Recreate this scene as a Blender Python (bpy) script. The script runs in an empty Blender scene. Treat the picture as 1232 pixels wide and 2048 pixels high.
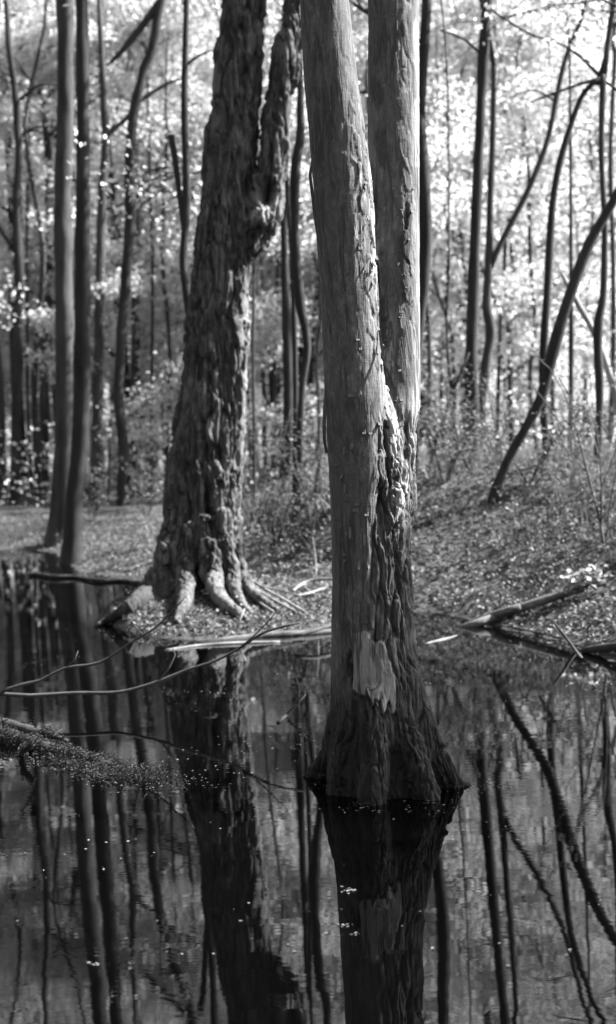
import bpy, math, random
import numpy as np
from mathutils import Vector, Matrix
from mathutils.bvhtree import BVHTree

random.seed(7)
RNG = np.random.default_rng(7)
scene = bpy.context.scene
COL = scene.collection

# ------------------------------------------------------------------ camera
CAM_H = 1.6
F = 2844.0                                   # focal length in pixels of the 1232 x 2048 picture
PITCH = math.atan(124 / F)
ROLL = math.radians(1.7)
_f = np.array([0, math.cos(PITCH), -math.sin(PITCH)])
_u0 = np.array([0, math.sin(PITCH), math.cos(PITCH)])
_r0 = np.array([1.0, 0, 0])
_r = math.cos(ROLL) * _r0 - math.sin(ROLL) * _u0
_u = math.sin(ROLL) * _r0 + math.cos(ROLL) * _u0
EYE = np.array([0, 0, CAM_H])

cam_data = bpy.data.cameras.new('camera')
cam = bpy.data.objects.new('camera', cam_data)
COL.objects.link(cam)
m = Matrix.Identity(4)
for i in range(3):
    m[i][0], m[i][1], m[i][2], m[i][3] = _r[i], _u[i], -_f[i], EYE[i]
cam.matrix_world = m
cam_data.sensor_fit = 'VERTICAL'
cam_data.sensor_height = 36
cam_data.sensor_width = 36
cam_data.lens = 50
cam_data.clip_start = 0.05
cam_data.clip_end = 2000
cam_data.dof.use_dof = True
cam_data.dof.focus_distance = 6.5
cam_data.dof.aperture_fstop = 2.3
scene.camera = cam

# ------------------------------------------------------------------ light
SUN_EL = math.radians(42)
SUN_AZ = math.radians(11)                     # from +X, turned a little towards +Y
world = bpy.data.worlds.new('World')
scene.world = world
world.use_nodes = True
wn, wl = world.node_tree.nodes, world.node_tree.links
wn.clear()
sky = wn.new('ShaderNodeTexSky')
sky.sky_type = 'NISHITA'
sky.sun_disc = False
sky.sun_elevation = SUN_EL
sky.sun_rotation = math.pi / 2 - SUN_AZ
sky.dust_density = 3.0
bw = wn.new('ShaderNodeRGBToBW')             # black and white film
bg = wn.new('ShaderNodeBackground')
bg.inputs[1].default_value = 0.055
wo = wn.new('ShaderNodeOutputWorld')
wl.new(sky.outputs[0], bw.inputs[0]); wl.new(bw.outputs[0], bg.inputs[0]); wl.new(bg.outputs[0], wo.inputs[0])
sun_data = bpy.data.lights.new('sun', 'SUN')
sun_data.energy = 5.0
sun_data.angle = math.radians(0.53)
sun_data.color = (1, 1, 1)
sun = bpy.data.objects.new('sun', sun_data)
COL.objects.link(sun)
SUN_DIR = Vector((math.cos(SUN_EL) * math.cos(SUN_AZ), math.cos(SUN_EL) * math.sin(SUN_AZ), math.sin(SUN_EL)))
sun.rotation_euler = SUN_DIR.to_track_quat('Z', 'Y').to_euler()
sun.location = (20, 0, 30)
scene.view_settings.view_transform = 'Standard'
scene.view_settings.look = 'None'
scene.view_settings.exposure = 2.6
scene.view_settings.gamma = 1.0
scene.view_settings.use_curve_mapping = False
scene.cycles.max_bounces = 7
scene.cycles.diffuse_bounces = 4
scene.cycles.glossy_bounces = 3
scene.cycles.sample_clamp_indirect = 6.0

# ------------------------------------------------------------------ helpers
def P(x, y, d):
    """point at depth Y = d seen at photo position x, y"""
    v = _f + (x - 616) / F * _r - (y - 1024) / F * _u
    return EYE + v * (d / v[1])

def PG(x, y, z=0.0):
    """point at height z seen at photo position x, y"""
    v = _f + (x - 616) / F * _r - (y - 1024) / F * _u
    return EYE + v * ((z - EYE[2]) / v[2])

def px(d):
    return d / F

def hash3(ix, iy, iz, seed=0):
    h = (ix.astype(np.int64) * 374761393 + iy.astype(np.int64) * 668265263 + iz.astype(np.int64) * 1440670441 + seed * 982451653) & 0xFFFFFFFF
    h = ((h ^ (h >> 13)) * 1274126177) & 0xFFFFFFFF
    h = ((h ^ (h >> 15)) * 2246822519) & 0xFFFFFFFF
    return (h ^ (h >> 16)) / 4294967296.0

def vnoise(p, seed=0):
    p = np.asarray(p, float)
    i = np.floor(p).astype(np.int64)
    f = p - i
    f = f * f * (3 - 2 * f)
    out = 0
    for dx in (0, 1):
        for dy in (0, 1):
            for dz in (0, 1):
                w = (f[:, 0] if dx else 1 - f[:, 0]) * (f[:, 1] if dy else 1 - f[:, 1]) * (f[:, 2] if dz else 1 - f[:, 2])
                out = out + w * hash3(i[:, 0] + dx, i[:, 1] + dy, i[:, 2] + dz, seed)
    return out

def fbm(p, octv=4, seed=0):
    a, s, t = 0.5, 0, 0
    p = np.asarray(p, float)
    for k in range(octv):
        s = s + a * vnoise(p * (2.03 ** k) + 17.3 * k, seed + k); t += a; a *= 0.5
    return s / t

def worley(p, seed=0):
    p = np.asarray(p, float)
    i = np.floor(p).astype(np.int64)
    f1 = np.full(len(p), 9.0); f2 = np.full(len(p), 9.0); cid = np.zeros(len(p))
    for dx in (-1, 0, 1):
        for dy in (-1, 0, 1):
            for dz in (-1, 0, 1):
                c = i + np.array([dx, dy, dz])
                q = np.stack([hash3(c[:, 0], c[:, 1], c[:, 2], seed + s) for s in (1, 2, 3)], 1) + c
                d = np.linalg.norm(q - p, axis=1)
                r = hash3(c[:, 0], c[:, 1], c[:, 2], seed + 5)
                near = d < f1
                f2 = np.where(near, f1, np.minimum(f2, d))
                cid = np.where(near, r, cid)
                f1 = np.where(near, d, f1)
    return f1, f2, cid

def furrows(q, fx, fz, seed, octv=3, k=5):
    """long vertical cracks: 1 in the crack, 0 on the ridge"""
    out = 0; a = 1.0; t = 0
    for o in range(octv):
        n = vnoise(q * np.array([fx, fx, fz]) * 1.9 ** o + 31.7 * o, seed + o)
        out = out + a * (1 - np.abs(2 * n - 1)) ** k; t += a; a *= 0.6
    return out / t

def sstep(a, b, x):
    t = np.clip((x - a) / (b - a), 0, 1)
    return t * t * (3 - 2 * t)

def mesh_arrays(name, V, Fc):
    V = np.asarray(V, np.float32); Fc = np.asarray(Fc, np.int32)
    k = Fc.shape[1]
    me = bpy.data.meshes.new(name)
    me.vertices.add(len(V)); me.vertices.foreach_set('co', V.ravel())
    me.loops.add(Fc.size); me.loops.foreach_set('vertex_index', Fc.ravel())
    me.polygons.add(len(Fc))
    me.polygons.foreach_set('loop_start', np.arange(0, Fc.size, k, dtype=np.int32))
    me.update(calc_edges=True)
    return me

def mesh_lists(name, V, Fl):
    me = bpy.data.meshes.new(name)
    me.from_pydata([tuple(v) for v in V], [], Fl)
    me.update()
    return me

def obj(name, me, mat=None, parent=None, smooth=True):
    o = bpy.data.objects.new(name, me)
    COL.objects.link(o)
    if mat is not None and me is not None and not me.materials:
        me.materials.append(mat)
    if smooth and me is not None:
        me.polygons.foreach_set('use_smooth', [True] * len(me.polygons))
    if parent is not None:
        o.parent = parent
        o.matrix_parent_inverse = Matrix.Translation(-Vector(parent.location)) if parent.location.length else Matrix.Identity(4)
    return o

def tag(o, label=None, cat=None, group=None, kind=None):
    if label: o['label'] = label
    if cat: o['category'] = cat
    if group: o['group'] = group
    if kind: o['kind'] = kind
    return o

def thing(name, loc, label, cat, group=None):
    o = bpy.data.objects.new(name, None)
    o.empty_display_size = 0.2
    COL.objects.link(o)
    o.location = Vector([float(c) for c in loc])
    return tag(o, label, cat, group)

def resample(pts, rad, step):
    pts = np.asarray(pts, float); rad = np.asarray(rad, float)
    n = len(pts)
    if n == 2:
        m_ = max(2, int(np.linalg.norm(pts[1] - pts[0]) / step) + 1)
        t = np.linspace(0, 1, m_)[:, None]
        return pts[0] * (1 - t) + pts[1] * t, rad[0] * (1 - t[:, 0]) + rad[1] * t[:, 0]
    ext = np.vstack([2 * pts[0] - pts[1], pts, 2 * pts[-1] - pts[-2]])
    op, orr = [], []
    for i in range(n - 1):
        a, b, c, d = ext[i:i + 4]
        m_ = max(1, int(np.linalg.norm(c - b) / step))
        for t in np.arange(m_) / m_:
            op.append(0.5 * ((2 * b) + (c - a) * t + (2 * a - 5 * b + 4 * c - d) * t * t + (3 * b - a - 3 * c + d) * t ** 3))
            orr.append(rad[i] * (1 - t) + rad[i + 1] * t)
    op.append(pts[-1]); orr.append(rad[-1])
    return np.array(op), np.array(orr)

def tube(pts, rad, sides=10, step=0.25, rough=0.0, seed=0, cap=True, freq=3.0):
    p, r = resample(pts, rad, step)
    n = len(p)
    T = np.gradient(p, axis=0)
    T /= np.maximum(np.linalg.norm(T, axis=1), 1e-9)[:, None]
    a0 = np.array([1.0, 0, 0]) if abs(T[0][0]) < 0.8 else np.array([0, 1.0, 0])
    N = np.zeros_like(p); v = a0
    for i in range(n):
        v = v - T[i] * np.dot(v, T[i]); v = v / np.linalg.norm(v); N[i] = v
    B = np.cross(T, N)
    th = np.arange(sides) * 2 * math.pi / sides
    V = p[:, None, :] + r[:, None, None] * (np.cos(th)[None, :, None] * N[:, None, :] + np.sin(th)[None, :, None] * B[:, None, :])
    V = V.reshape(-1, 3)
    if rough:
        nn = fbm(V * freq * np.array([1, 1, 0.45]), 3, seed) - 0.5
        D = V - np.repeat(p, sides, 0)
        V = V + D * (nn * 2 * rough)[:, None]
    Fl = []
    for i in range(n - 1):
        for k in range(sides):
            k2 = (k + 1) % sides
            Fl.append((i * sides + k, i * sides + k2, (i + 1) * sides + k2, (i + 1) * sides + k))
    V = list(V)
    if cap:
        V.append(p[0]); V.append(p[-1]); c0, c1 = len(V) - 2, len(V) - 1
        for k in range(sides):
            k2 = (k + 1) % sides
            Fl.append((c0, k2, k)); Fl.append((c1, (n - 1) * sides + k, (n - 1) * sides + k2))
    return V, Fl

def merge(parts):
    V, Fl = [], []
    for v, f in parts:
        o = len(V); V.extend(v); Fl.extend([tuple(i + o for i in q) for q in f])
    return V, Fl

def leaves(centers, L, tilt=0.6, aspect=0.6, rng=RNG, fold=0.12, Lvar=0.35):
    """rhombic leaves, two triangles each"""
    C = np.asarray(centers, float); n = len(C)
    az = rng.uniform(0, 2 * math.pi, n)
    nx = rng.normal(0, tilt, n); ny = rng.normal(0, tilt, n)
    nrm = np.stack([nx, ny, np.ones(n)], 1); nrm /= np.linalg.norm(nrm, axis=1)[:, None]
    d = np.stack([np.cos(az), np.sin(az), np.zeros(n)], 1)
    d -= nrm * (d * nrm).sum(1)[:, None]; d /= np.linalg.norm(d, axis=1)[:, None]
    s = np.cross(nrm, d)
    ln = L * (1 + rng.uniform(-Lvar, Lvar, n))[:, None]
    w = ln * aspect * 0.5
    V = np.stack([C - d * ln * 0.5, C + s * w - d * ln * 0.05 + nrm * ln * fold, C + d * ln * 0.5, C - s * w - d * ln * 0.05 + nrm * ln * fold], 1).reshape(-1, 3)
    b = np.arange(n)[:, None] * 4
    Fc = np.concatenate([b + [0, 1, 2], b + [0, 2, 3]], 1).reshape(-1, 3)
    return V, Fc

def spray_points(cs, rs, n, flat=0.22, rng=RNG):
    """leaf positions in flat sprays round the given centres"""
    cs = np.asarray(cs); k = len(cs)
    a = rng.uniform(0, 2 * math.pi, (k, n)); r = np.sqrt(rng.uniform(0, 1, (k, n))) * np.asarray(rs).reshape(-1, 1)
    z = rng.normal(0, flat, (k, n)) * np.asarray(rs).reshape(-1, 1) - 0.25 * r * rng.uniform(0, 1, (k, 1))
    q = np.stack([np.cos(a) * r, np.sin(a) * r, z], 2)
    return (cs[:, None, :] + q).reshape(-1, 3)

# ------------------------------------------------------------------ materials
def new_mat(name):
    mt = bpy.data.materials.new(name); mt.use_nodes = True
    nt = mt.node_tree; nt.nodes.clear()
    out = nt.nodes.new('ShaderNodeOutputMaterial')
    return mt, nt, out

def N(nt, t, **kw):
    n = nt.nodes.new(t)
    for k, v in kw.items():
        setattr(n, k, v)
    return n

def noise(nt, vec, scale, detail=4, rough=0.6):
    n = N(nt, 'ShaderNodeTexNoise'); n.inputs['Scale'].default_value = scale
    n.inputs['Detail'].default_value = detail; n.inputs['Roughness'].default_value = rough
    if vec is not None: nt.links.new(vec, n.inputs['Vector'])
    return n.outputs['Fac']

def mapping(nt, src, sc):
    mp = N(nt, 'ShaderNodeMapping'); mp.inputs['Scale'].default_value = sc
    nt.links.new(src, mp.inputs['Vector']); return mp.outputs[0]

def ramp(nt, src, stops):
    r = N(nt, 'ShaderNodeValToRGB')
    while len(r.color_ramp.elements) < len(stops): r.color_ramp.elements.new(0.5)
    for e, (p_, c) in zip(r.color_ramp.elements, stops):
        e.position = p_; e.color = (c, c, c, 1)
    nt.links.new(src, r.inputs[0]); return r.outputs[0]

def mixc(nt, fac, a, b):
    n = N(nt, 'ShaderNodeMix', data_type='RGBA')
    for s, i in ((fac, 0), (a, 6), (b, 7)):
        if isinstance(s, (int, float)):
            n.inputs[i].default_value = s if i == 0 else (s, s, s, 1)
        else: nt.links.new(s, n.inputs[i])
    return n.outputs[2]

def attr(nt, name):
    a = N(nt, 'ShaderNodeAttribute'); a.attribute_name = name; return a.outputs['Fac']

def bump(nt, h, strength, dist, prev=None):
    b = N(nt, 'ShaderNodeBump'); b.inputs['Strength'].default_value = strength; b.inputs['Distance'].default_value = dist
    nt.links.new(h, b.inputs['Height'])
    if prev is not None: nt.links.new(prev, b.inputs['Normal'])
    return b.outputs[0]

def principled(nt, out, col, rough=0.85, nrm=None, spec=0.3):
    b = N(nt, 'ShaderNodeBsdfPrincipled')
    if isinstance(col, (int, float)): b.inputs['Base Color'].default_value = (col, col, col, 1)
    else: nt.links.new(col, b.inputs['Base Color'])
    if isinstance(rough, (int, float)): b.inputs['Roughness'].default_value = rough
    else: nt.links.new(rough, b.inputs['Roughness'])
    b.inputs['Specular IOR Level'].default_value = spec
    if nrm is not None: nt.links.new(nrm, b.inputs['Normal'])
    nt.links.new(b.outputs[0], out.inputs[0]); return b

def bark_mat(name, lo, hi, vs=(9, 9, 1.6), bs=0.8, bd=0.008):
    mt, nt, out = new_mat(name)
    tc = N(nt, 'ShaderNodeTexCoord').outputs['Object']
    a = noise(nt, mapping(nt, tc, vs), 1.0, 5, 0.65)
    b = noise(nt, mapping(nt, tc, (2.2, 2.2, 0.8)), 1.0, 3)
    c1 = ramp(nt, a, [(0.32, lo), (0.68, hi)])
    c2 = mixc(nt, ramp(nt, b, [(0.5, 0.0), (0.72, 0.6)]), c1, hi * 1.5)
    h = noise(nt, mapping(nt, tc, (vs[0] * 3, vs[1] * 3, vs[2] * 2.2)), 1.0, 4, 0.7)
    principled(nt, out, c2, 0.9, bump(nt, h, bs, bd))
    return mt

def leaf_mat(name, lo, hi, trans=0.5, gloss=0.04):
    mt, nt, out = new_mat(name)
    g = N(nt, 'ShaderNodeNewGeometry')
    col = ramp(nt, g.outputs['Random Per Island'], [(0.0, lo), (1.0, hi)])
    d = N(nt, 'ShaderNodeBsdfDiffuse'); t = N(nt, 'ShaderNodeBsdfTranslucent')
    gl = N(nt, 'ShaderNodeBsdfGlossy'); gl.inputs['Roughness'].default_value = 0.4
    gl.inputs['Color'].default_value = (0.5, 0.5, 0.5, 1)
    nt.links.new(col, d.inputs[0]); nt.links.new(col, t.inputs[0])
    m1 = N(nt, 'ShaderNodeMixShader'); m1.inputs[0].default_value = trans
    nt.links.new(d.outputs[0], m1.inputs[1]); nt.links.new(t.outputs[0], m1.inputs[2])
    m2 = N(nt, 'ShaderNodeMixShader'); m2.inputs[0].default_value = gloss
    nt.links.new(m1.outputs[0], m2.inputs[1]); nt.links.new(gl.outputs[0], m2.inputs[2])
    nt.links.new(m2.outputs[0], out.inputs[0])
    return mt

M_BARK = bark_mat('dark_bark', 0.008, 0.027)
M_BARK_GREY = bark_mat('grey_bark', 0.016, 0.045)
M_BARK_PALE = bark_mat('pale_bark', 0.10, 0.22)
M_TWIG = bark_mat('twig_bark', 0.02, 0.05, (20, 20, 20), 0.5, 0.004)
M_DEAD = bark_mat('bleached_wood', 0.07, 0.2, (6, 6, 6), 0.7, 0.01)
M_WOOD = bark_mat('torn_wood', 0.12, 0.26, (60, 60, 5), 0.9, 0.008)
M_LEAF = leaf_mat('leaf', 0.46, 0.68)
M_LEAF_FAR = leaf_mat('far_leaf', 0.46, 0.68)
M_LITTER = leaf_mat('leaf_litter', 0.03, 0.17, 0.15, 0.01)
M_LOG = bark_mat('weathered_log', 0.035, 0.12, (14, 14, 14), 0.8, 0.01)
M_MOSS = leaf_mat('moss', 0.015, 0.055, 0.25, 0.0)
M_HERB = leaf_mat('herb_leaf', 0.06, 0.18, 0.35, 0.02)

def front_bark():
    mt, nt, out = new_mat('smooth_grey_bark')
    tc = N(nt, 'ShaderNodeTexCoord').outputs['Object']
    a = noise(nt, mapping(nt, tc, (42, 42, 17)), 1.0, 7, 0.75)
    b = noise(nt, mapping(nt, tc, (9, 9, 2.6)), 1.0, 5, 0.65)
    big = noise(nt, mapping(nt, tc, (4, 4, 1.6)), 1.0, 3, 0.6)
    base = ramp(nt, a, [(0.3, 0.032), (0.5, 0.075), (0.72, 0.17)])
    base = mixc(nt, ramp(nt, big, [(0.40, 0.0), (0.62, 0.55)]), base, 0.055)
    c = mixc(nt, ramp(nt, b, [(0.60, 0.0), (0.66, 0.75)]), base, 0.045)
    # corky dots and small pale lichen flecks
    vo = N(nt, 'ShaderNodeTexVoronoi'); vo.inputs['Scale'].default_value = 1.0; nt.links.new(mapping(nt, tc, (70, 70, 42)), vo.inputs['Vector'])
    dots = ramp(nt, vo.outputs['Distance'], [(0.16, 1.0), (0.30, 0.0)])
    dm_ = ramp(nt, noise(nt, mapping(nt, tc, (10, 10, 5)), 1.0, 3, 0.6), [(0.45, 0.0), (0.6, 0.8)])
    dd = N(nt, 'ShaderNodeMath', operation='MULTIPLY'); nt.links.new(dots, dd.inputs[0]); nt.links.new(dm_, dd.inputs[1])
    c = mixc(nt, dd.outputs[0], c, 0.03)
    li = ramp(nt, noise(nt, mapping(nt, tc, (55, 55, 30)), 1.0, 4, 0.7), [(0.64, 0.0), (0.70, 0.6)])
    c = mixc(nt, li, c, 0.24)
    fib = noise(nt, mapping(nt, tc, (75, 75, 6)), 1.0, 6, 0.75)
    wood = ramp(nt, fib, [(0.3, 0.12), (0.5, 0.25), (0.7, 0.38)])
    c = mixc(nt, attr(nt, 'wood'), c, wood)  # scar wood, and bark painted pale to look sunlit
    c = mixc(nt, attr(nt, 'dark'), c, 0.02)
    c = mixc(nt, attr(nt, 'moss'), c, 0.26)
    wet = ramp(nt, fib, [(0.35, 0.005), (0.6, 0.013), (0.75, 0.045)])
    c = mixc(nt, attr(nt, 'wet'), c, wet)
    # thin upright cracks, and the cross wrinkles of smooth bark
    ck = ramp(nt, noise(nt, mapping(nt, tc, (17, 17, 1.3)), 1.0, 4, 0.6), [(0.455, 1.0), (0.485, 0.0), (0.515, 0.0), (0.545, 1.0)])
    ckm = ramp(nt, noise(nt, mapping(nt, tc, (7, 7, 3)), 1.0, 2, 0.5), [(0.40, 1.0), (0.56, 0.15)])
    mx = N(nt, 'ShaderNodeMath', operation='MAXIMUM'); nt.links.new(ck, mx.inputs[0]); nt.links.new(ckm, mx.inputs[1])
    c = mixc(nt, mx.outputs[0], 0.03, c)
    n0 = bump(nt, mx.outputs[0], 0.8, 0.003)
    n1 = bump(nt, noise(nt, mapping(nt, tc, (55, 55, 10)), 1.0, 5, 0.6), 0.8, 0.006, n0)
    n2 = bump(nt, noise(nt, mapping(nt, tc, (18, 18, 110)), 1.0, 2, 0.5), 0.6, 0.002, n1)
    principled(nt, out, c, 0.85, n2, 0.3)
    return mt
M_FRONT = front_bark()

def shaggy_bark():
    mt, nt, out = new_mat('shaggy_bark')
    tc = N(nt, 'ShaderNodeTexCoord').outputs['Object']
    a = noise(nt, mapping(nt, tc, (22, 22, 5)), 1.0, 7, 0.75)
    c = ramp(nt, a, [(0.32, 0.010), (0.52, 0.048), (0.68, 0.15)])
    c = mixc(nt, ramp(nt, noise(nt, mapping(nt, tc, (3, 3, 1.2)), 1.0, 5, 0.7), [(0.5, 0.0), (0.62, 0.7)]), c, 0.12)
    c = mixc(nt, attr(nt, 'wood'), c, 0.24)  # broken rim, and bark painted pale where the sun falls
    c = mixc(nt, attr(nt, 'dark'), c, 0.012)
    n1 = bump(nt, noise(nt, mapping(nt, tc, (32, 32, 6)), 1.0, 5, 0.6), 0.8, 0.015)
    principled(nt, out, c, 0.9, n1, 0.25)
    return mt
M_SHAG = shaggy_bark()

def ground_mat():
    mt, nt, out = new_mat('forest_soil')
    tc = N(nt, 'ShaderNodeTexCoord').outputs['Object']
    a = noise(nt, tc, 9, 8, 0.7); b = noise(nt, tc, 0.9, 4)
    c = ramp(nt, a, [(0.35, 0.02), (0.7, 0.08)])
    c = mixc(nt, ramp(nt, b, [(0.4, 0), (0.65, 0.5)]), c, 0.11)
    principled(nt, out, c, 0.95, bump(nt, a, 1.0, 0.08), 0.2)
    return mt
M_SOIL = ground_mat()

def water_mat():
    mt, nt, out = new_mat('dark_pond_water')
    tc = N(nt, 'ShaderNodeTexCoord').outputs['Object']
    r1 = noise(nt, mapping(nt, tc, (2.0, 6.0, 1)), 1.0, 3, 0.5)
    r2 = noise(nt, mapping(nt, tc, (9, 34, 1)), 1.0, 2, 0.5)
    patch = ramp(nt, noise(nt, mapping(nt, tc, (0.7, 0.9, 1)), 1.0, 2), [(0.45, 0.0), (0.7, 1.0)])
    mm = N(nt, 'ShaderNodeMath', operation='MULTIPLY'); nt.links.new(r2, mm.inputs[0]); nt.links.new(patch, mm.inputs[1])
    n1 = bump(nt, r1, 0.018, 0.02)
    n2 = bump(nt, mm.outputs[0], 0.05, 0.004, n1)
    b = principled(nt, out, 0.0006, 0.0, n2, 0.5)
    b.inputs['IOR'].default_value = 1.38
    return mt
M_WATER = water_mat()

# ------------------------------------------------------------------ terrain and pond
SHORE = [PG(x, y) for x, y in [(-1500, 1085), (-400, 1090), (0, 1098), (105, 1103), (150, 1142), (250, 1160), (300, 1176), (268, 1205), (205, 1238), (260, 1262), (330, 1278),
         (420, 1284), (520, 1276), (620, 1262), (700, 1240), (800, 1224), (860, 1224), (930, 1238), (1000, 1258), (1080, 1275), (1150, 1290), (1210, 1320), (1330, 1350), (1700, 1400)]]
SHORE = np.array([s[:2] for s in SHORE])
SHORE = np.vstack([[-300, 30], SHORE, [14, 6], [300, 5]])

def shore_sd(X, Y):
    q = np.stack([X, Y], 1)
    best = np.full(len(q), 1e9); 
    for a, b in zip(SHORE[:-1], SHORE[1:]):
        ab = b - a
        t = np.clip(((q - a) @ ab) / (ab @ ab), 0, 1)
        best = np.minimum(best, np.linalg.norm(q - (a + t[:, None] * ab), axis=1))
    poly = np.vstack([SHORE, [300, -900], [-300, -900]])
    inside = np.zeros(len(q), bool)
    n = len(poly)
    for i in range(n):
        a, b = poly[i], poly[(i + 1) % n]
        cond = (a[1] > q[:, 1]) != (b[1] > q[:, 1])
        xin = (b[0] - a[0]) * (q[:, 1] - a[1]) / (b[1] - a[1] + 1e-12) + a[0]
        inside ^= cond & (q[:, 0] < xin)
    return np.where(inside, -best, best)

BT = P(402, 1190, 14.1)                      # foot of the big rear tree

def height(X, Y):
    X = np.asarray(X, float).ravel(); Y = np.asarray(Y, float).ravel()
    sd = shore_sd(X, Y)
    p = np.stack([X, Y, np.zeros_like(X)], 1)
    H = 0.32 + 0.85 * sstep(-1.6, 0.6, X)
    land = H * sstep(-0.1, 3.2, sd) + 0.012 * np.clip(sd, 0, 60)
    dm = np.hypot(X - BT[0], Y - BT[1])
    land = land * (0.22 + 0.78 * sstep(0.9, 2.6, dm)) + 0.16 * sstep(2.0, 0.3, dm) + 0.05 * sstep(0, 0.4, sd)
    land = land + (fbm(p * 1.3, 4, 3) - 0.5) * 0.22 * sstep(0.1, 1.5, sd) + (fbm(p * 4.0, 3, 9) - 0.5) * 0.08 * sstep(0.0, 0.5, sd)
    land = land + (fbm(p * 0.05, 2, 21) - 0.5) * 3.0 * sstep(25, 80, sd)
    bed = -0.6 * (1 - np.exp(np.clip(sd, -50, 0) / 0.7))
    h = np.where(sd > 0, land, bed)
    near = sstep(1.2, -1.5, Y) * 0.9 - 0.6   # bank behind the photographer's feet
    return np.maximum(h, np.where(Y < 2, near, -9))

def h1(x, y):
    return float(height(np.array([x]), np.array([y]))[0])

def GH(x, y, off=0.0):
    """where the line of sight meets the ground (or the water), lifted by off"""
    v = _f + (x - 616) / F * _r - (y - 1024) / F * _u
    t = np.linspace(8, 40, 900) / v[1]
    q = EYE + t[:, None] * v
    hit_ = np.nonzero(q[:, 2] < np.maximum(height(q[:, 0], q[:, 1]), 0.0) + off)[0]
    return q[hit_[0]] if len(hit_) else q[-1]

def axis_coords(lo, hi, step, far, n):
    c = np.arange(lo, hi + 1e-6, step)
    g = np.geomspace(step, far, n)
    return np.concatenate([(lo - np.cumsum(g / g.sum() * far)[::-1]), c, hi + np.cumsum(g / g.sum() * far)])
gx = axis_coords(-9, 9, 0.12, 320, 24); gy = axis_coords(8.5, 26, 0.12, 360, 28)
GX, GY = np.meshgrid(gx, gy)
GZ = height(GX, GY)
nx_, ny_ = len(gx), len(gy)
ii = (np.arange(ny_ - 1)[:, None] * nx_ + np.arange(nx_ - 1)[None, :]).ravel()
ground = obj('ground', mesh_arrays('ground', np.stack([GX.ravel(), GY.ravel(), GZ], 1), np.stack([ii, ii + 1, ii + 1 + nx_, ii + nx_], 1)), M_SOIL)
tag(ground, 'leaf strewn forest floor rising in a bank from the dark pond', kind='structure')
wv = [(-80, -30, 0), (80, -30, 0), (80, 40, 0), (-80, 40, 0)]
tag(obj('pond_water', mesh_lists('pond_water', wv, [(0, 1, 2, 3)]), M_WATER, smooth=False), 'still dark pond water mirroring the trees', kind='structure')

# ------------------------------------------------------------------ the two big trees (voxel skin + carved bark)
def skin_mesh(parts, voxel, smooth_it):
    V, Fl = merge(parts)
    me = mesh_lists('tmp_skin', V, Fl)
    o = bpy.data.objects.new('tmp_skin', me); COL.objects.link(o)
    r = o.modifiers.new('r', 'REMESH'); r.mode = 'VOXEL'; r.voxel_size = voxel; r.adaptivity = 0
    s = o.modifiers.new('s', 'SMOOTH'); s.factor = 0.5; s.iterations = smooth_it
    dg = bpy.context.evaluated_depsgraph_get(); dg.update()
    ev = o.evaluated_get(dg); me2 = bpy.data.meshes.new_from_object(ev)
    bpy.data.objects.remove(o); bpy.data.meshes.remove(me)
    n = len(me2.vertices)
    co = np.empty(n * 3, np.float32); me2.vertices.foreach_get('co', co)
    no = np.empty(n * 3, np.float32); me2.vertices.foreach_get('normal', no)
    return me2, co.reshape(-1, 3).astype(float), no.reshape(-1, 3).astype(float)

def set_attr(me, name, val):
    a = me.attributes.new(name, 'FLOAT', 'POINT'); a.data.foreach_set('value', np.asarray(val, np.float32))

def to_px(co):
    v = co - EYE
    z = v @ _f
    return 616 + F * (v @ _r) / z, 1024 - F * (v @ _u) / z

def path(pts, d=None):
    """(x, y, width[, depth]) photo readings -> world points and radii"""
    W, R = [], []
    for q in pts:
        dd = q[3] if len(q) > 3 else d
        W.append(P(q[0], q[1], dd)); R.append(q[2] * 0.5 * px(dd))
    return np.array(W), np.array(R)

# --- front tree
FT = np.array([*(P(752, 1580, 6.68)[:2]), 0.0])
front = thing('twin_stemmed_tree', FT, 'twin-stemmed tree with smooth peeling grey bark standing in the pond water', 'tree')
parts = []
def add(pts, d=None, sides=20, step=0.06):
    W, R = path(pts, d); parts.append(tube(W, R, sides, step))
add([(637, -330, 92, 6.45), (640, -120, 94, 6.46), (648, 0, 96, 6.47), (661, 150, 103, 6.48), (677, 300, 112, 6.49), (690, 450, 116, 6.5), (701, 650, 114, 6.52), (710, 800, 122, 6.54), (722, 950, 130, 6.58), (730, 1100, 134, 6.6), (735, 1300, 140, 6.63)])
add([(790, -330, 98, 6.9), (788, -100, 100, 6.88), (787, 0, 102, 6.86), (787, 300, 102, 6.82), (790, 600, 97, 6.78), (788, 800, 102, 6.74), (782, 950, 104, 6.7), (776, 1100, 106, 6.68), (776, 1250, 110, 6.66), (778, 1400, 116, 6.66)])
add([(752, 760, 30, 6.60), (750, 800, 72, 6.60), (746, 850, 112, 6.61), (743, 900, 134, 6.62), (744, 1000, 150, 6.63), (745, 1150, 160, 6.64), (750, 1300, 176, 6.65), (756, 1400, 196, 6.66), (762, 1480, 214, 6.67), (768, 1560, 236, 6.68), (772, 1660, 260, 6.68)])
def root(pts, sides=14): add(pts, sides=sides, step=0.04)
root([(700, 1330, 60, 6.62), (686, 1440, 66, 6.68), (662, 1510, 60, 6.8), (628, 1550, 44, 6.92), (590, 1580, 30, 7.0), (550, 1620, 20, 7.05)])
root([(752, 1380, 70, 6.50), (750, 1490, 74, 6.42), (748, 1570, 70, 6.38), (740, 1640, 66, 6.36), (725, 1720, 50, 6.3)])
root([(810, 1330, 60, 6.6), (832, 1420, 66, 6.6), (862, 1500, 66, 6.6), (900, 1560, 54, 6.62), (945, 1592, 36, 6.64), (985, 1625, 26, 6.66)])
root([(800, 1420, 60, 6.52), (822, 1510, 70, 6.46), (850, 1580, 64, 6.42), (885, 1650, 44, 6.4)])
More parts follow.
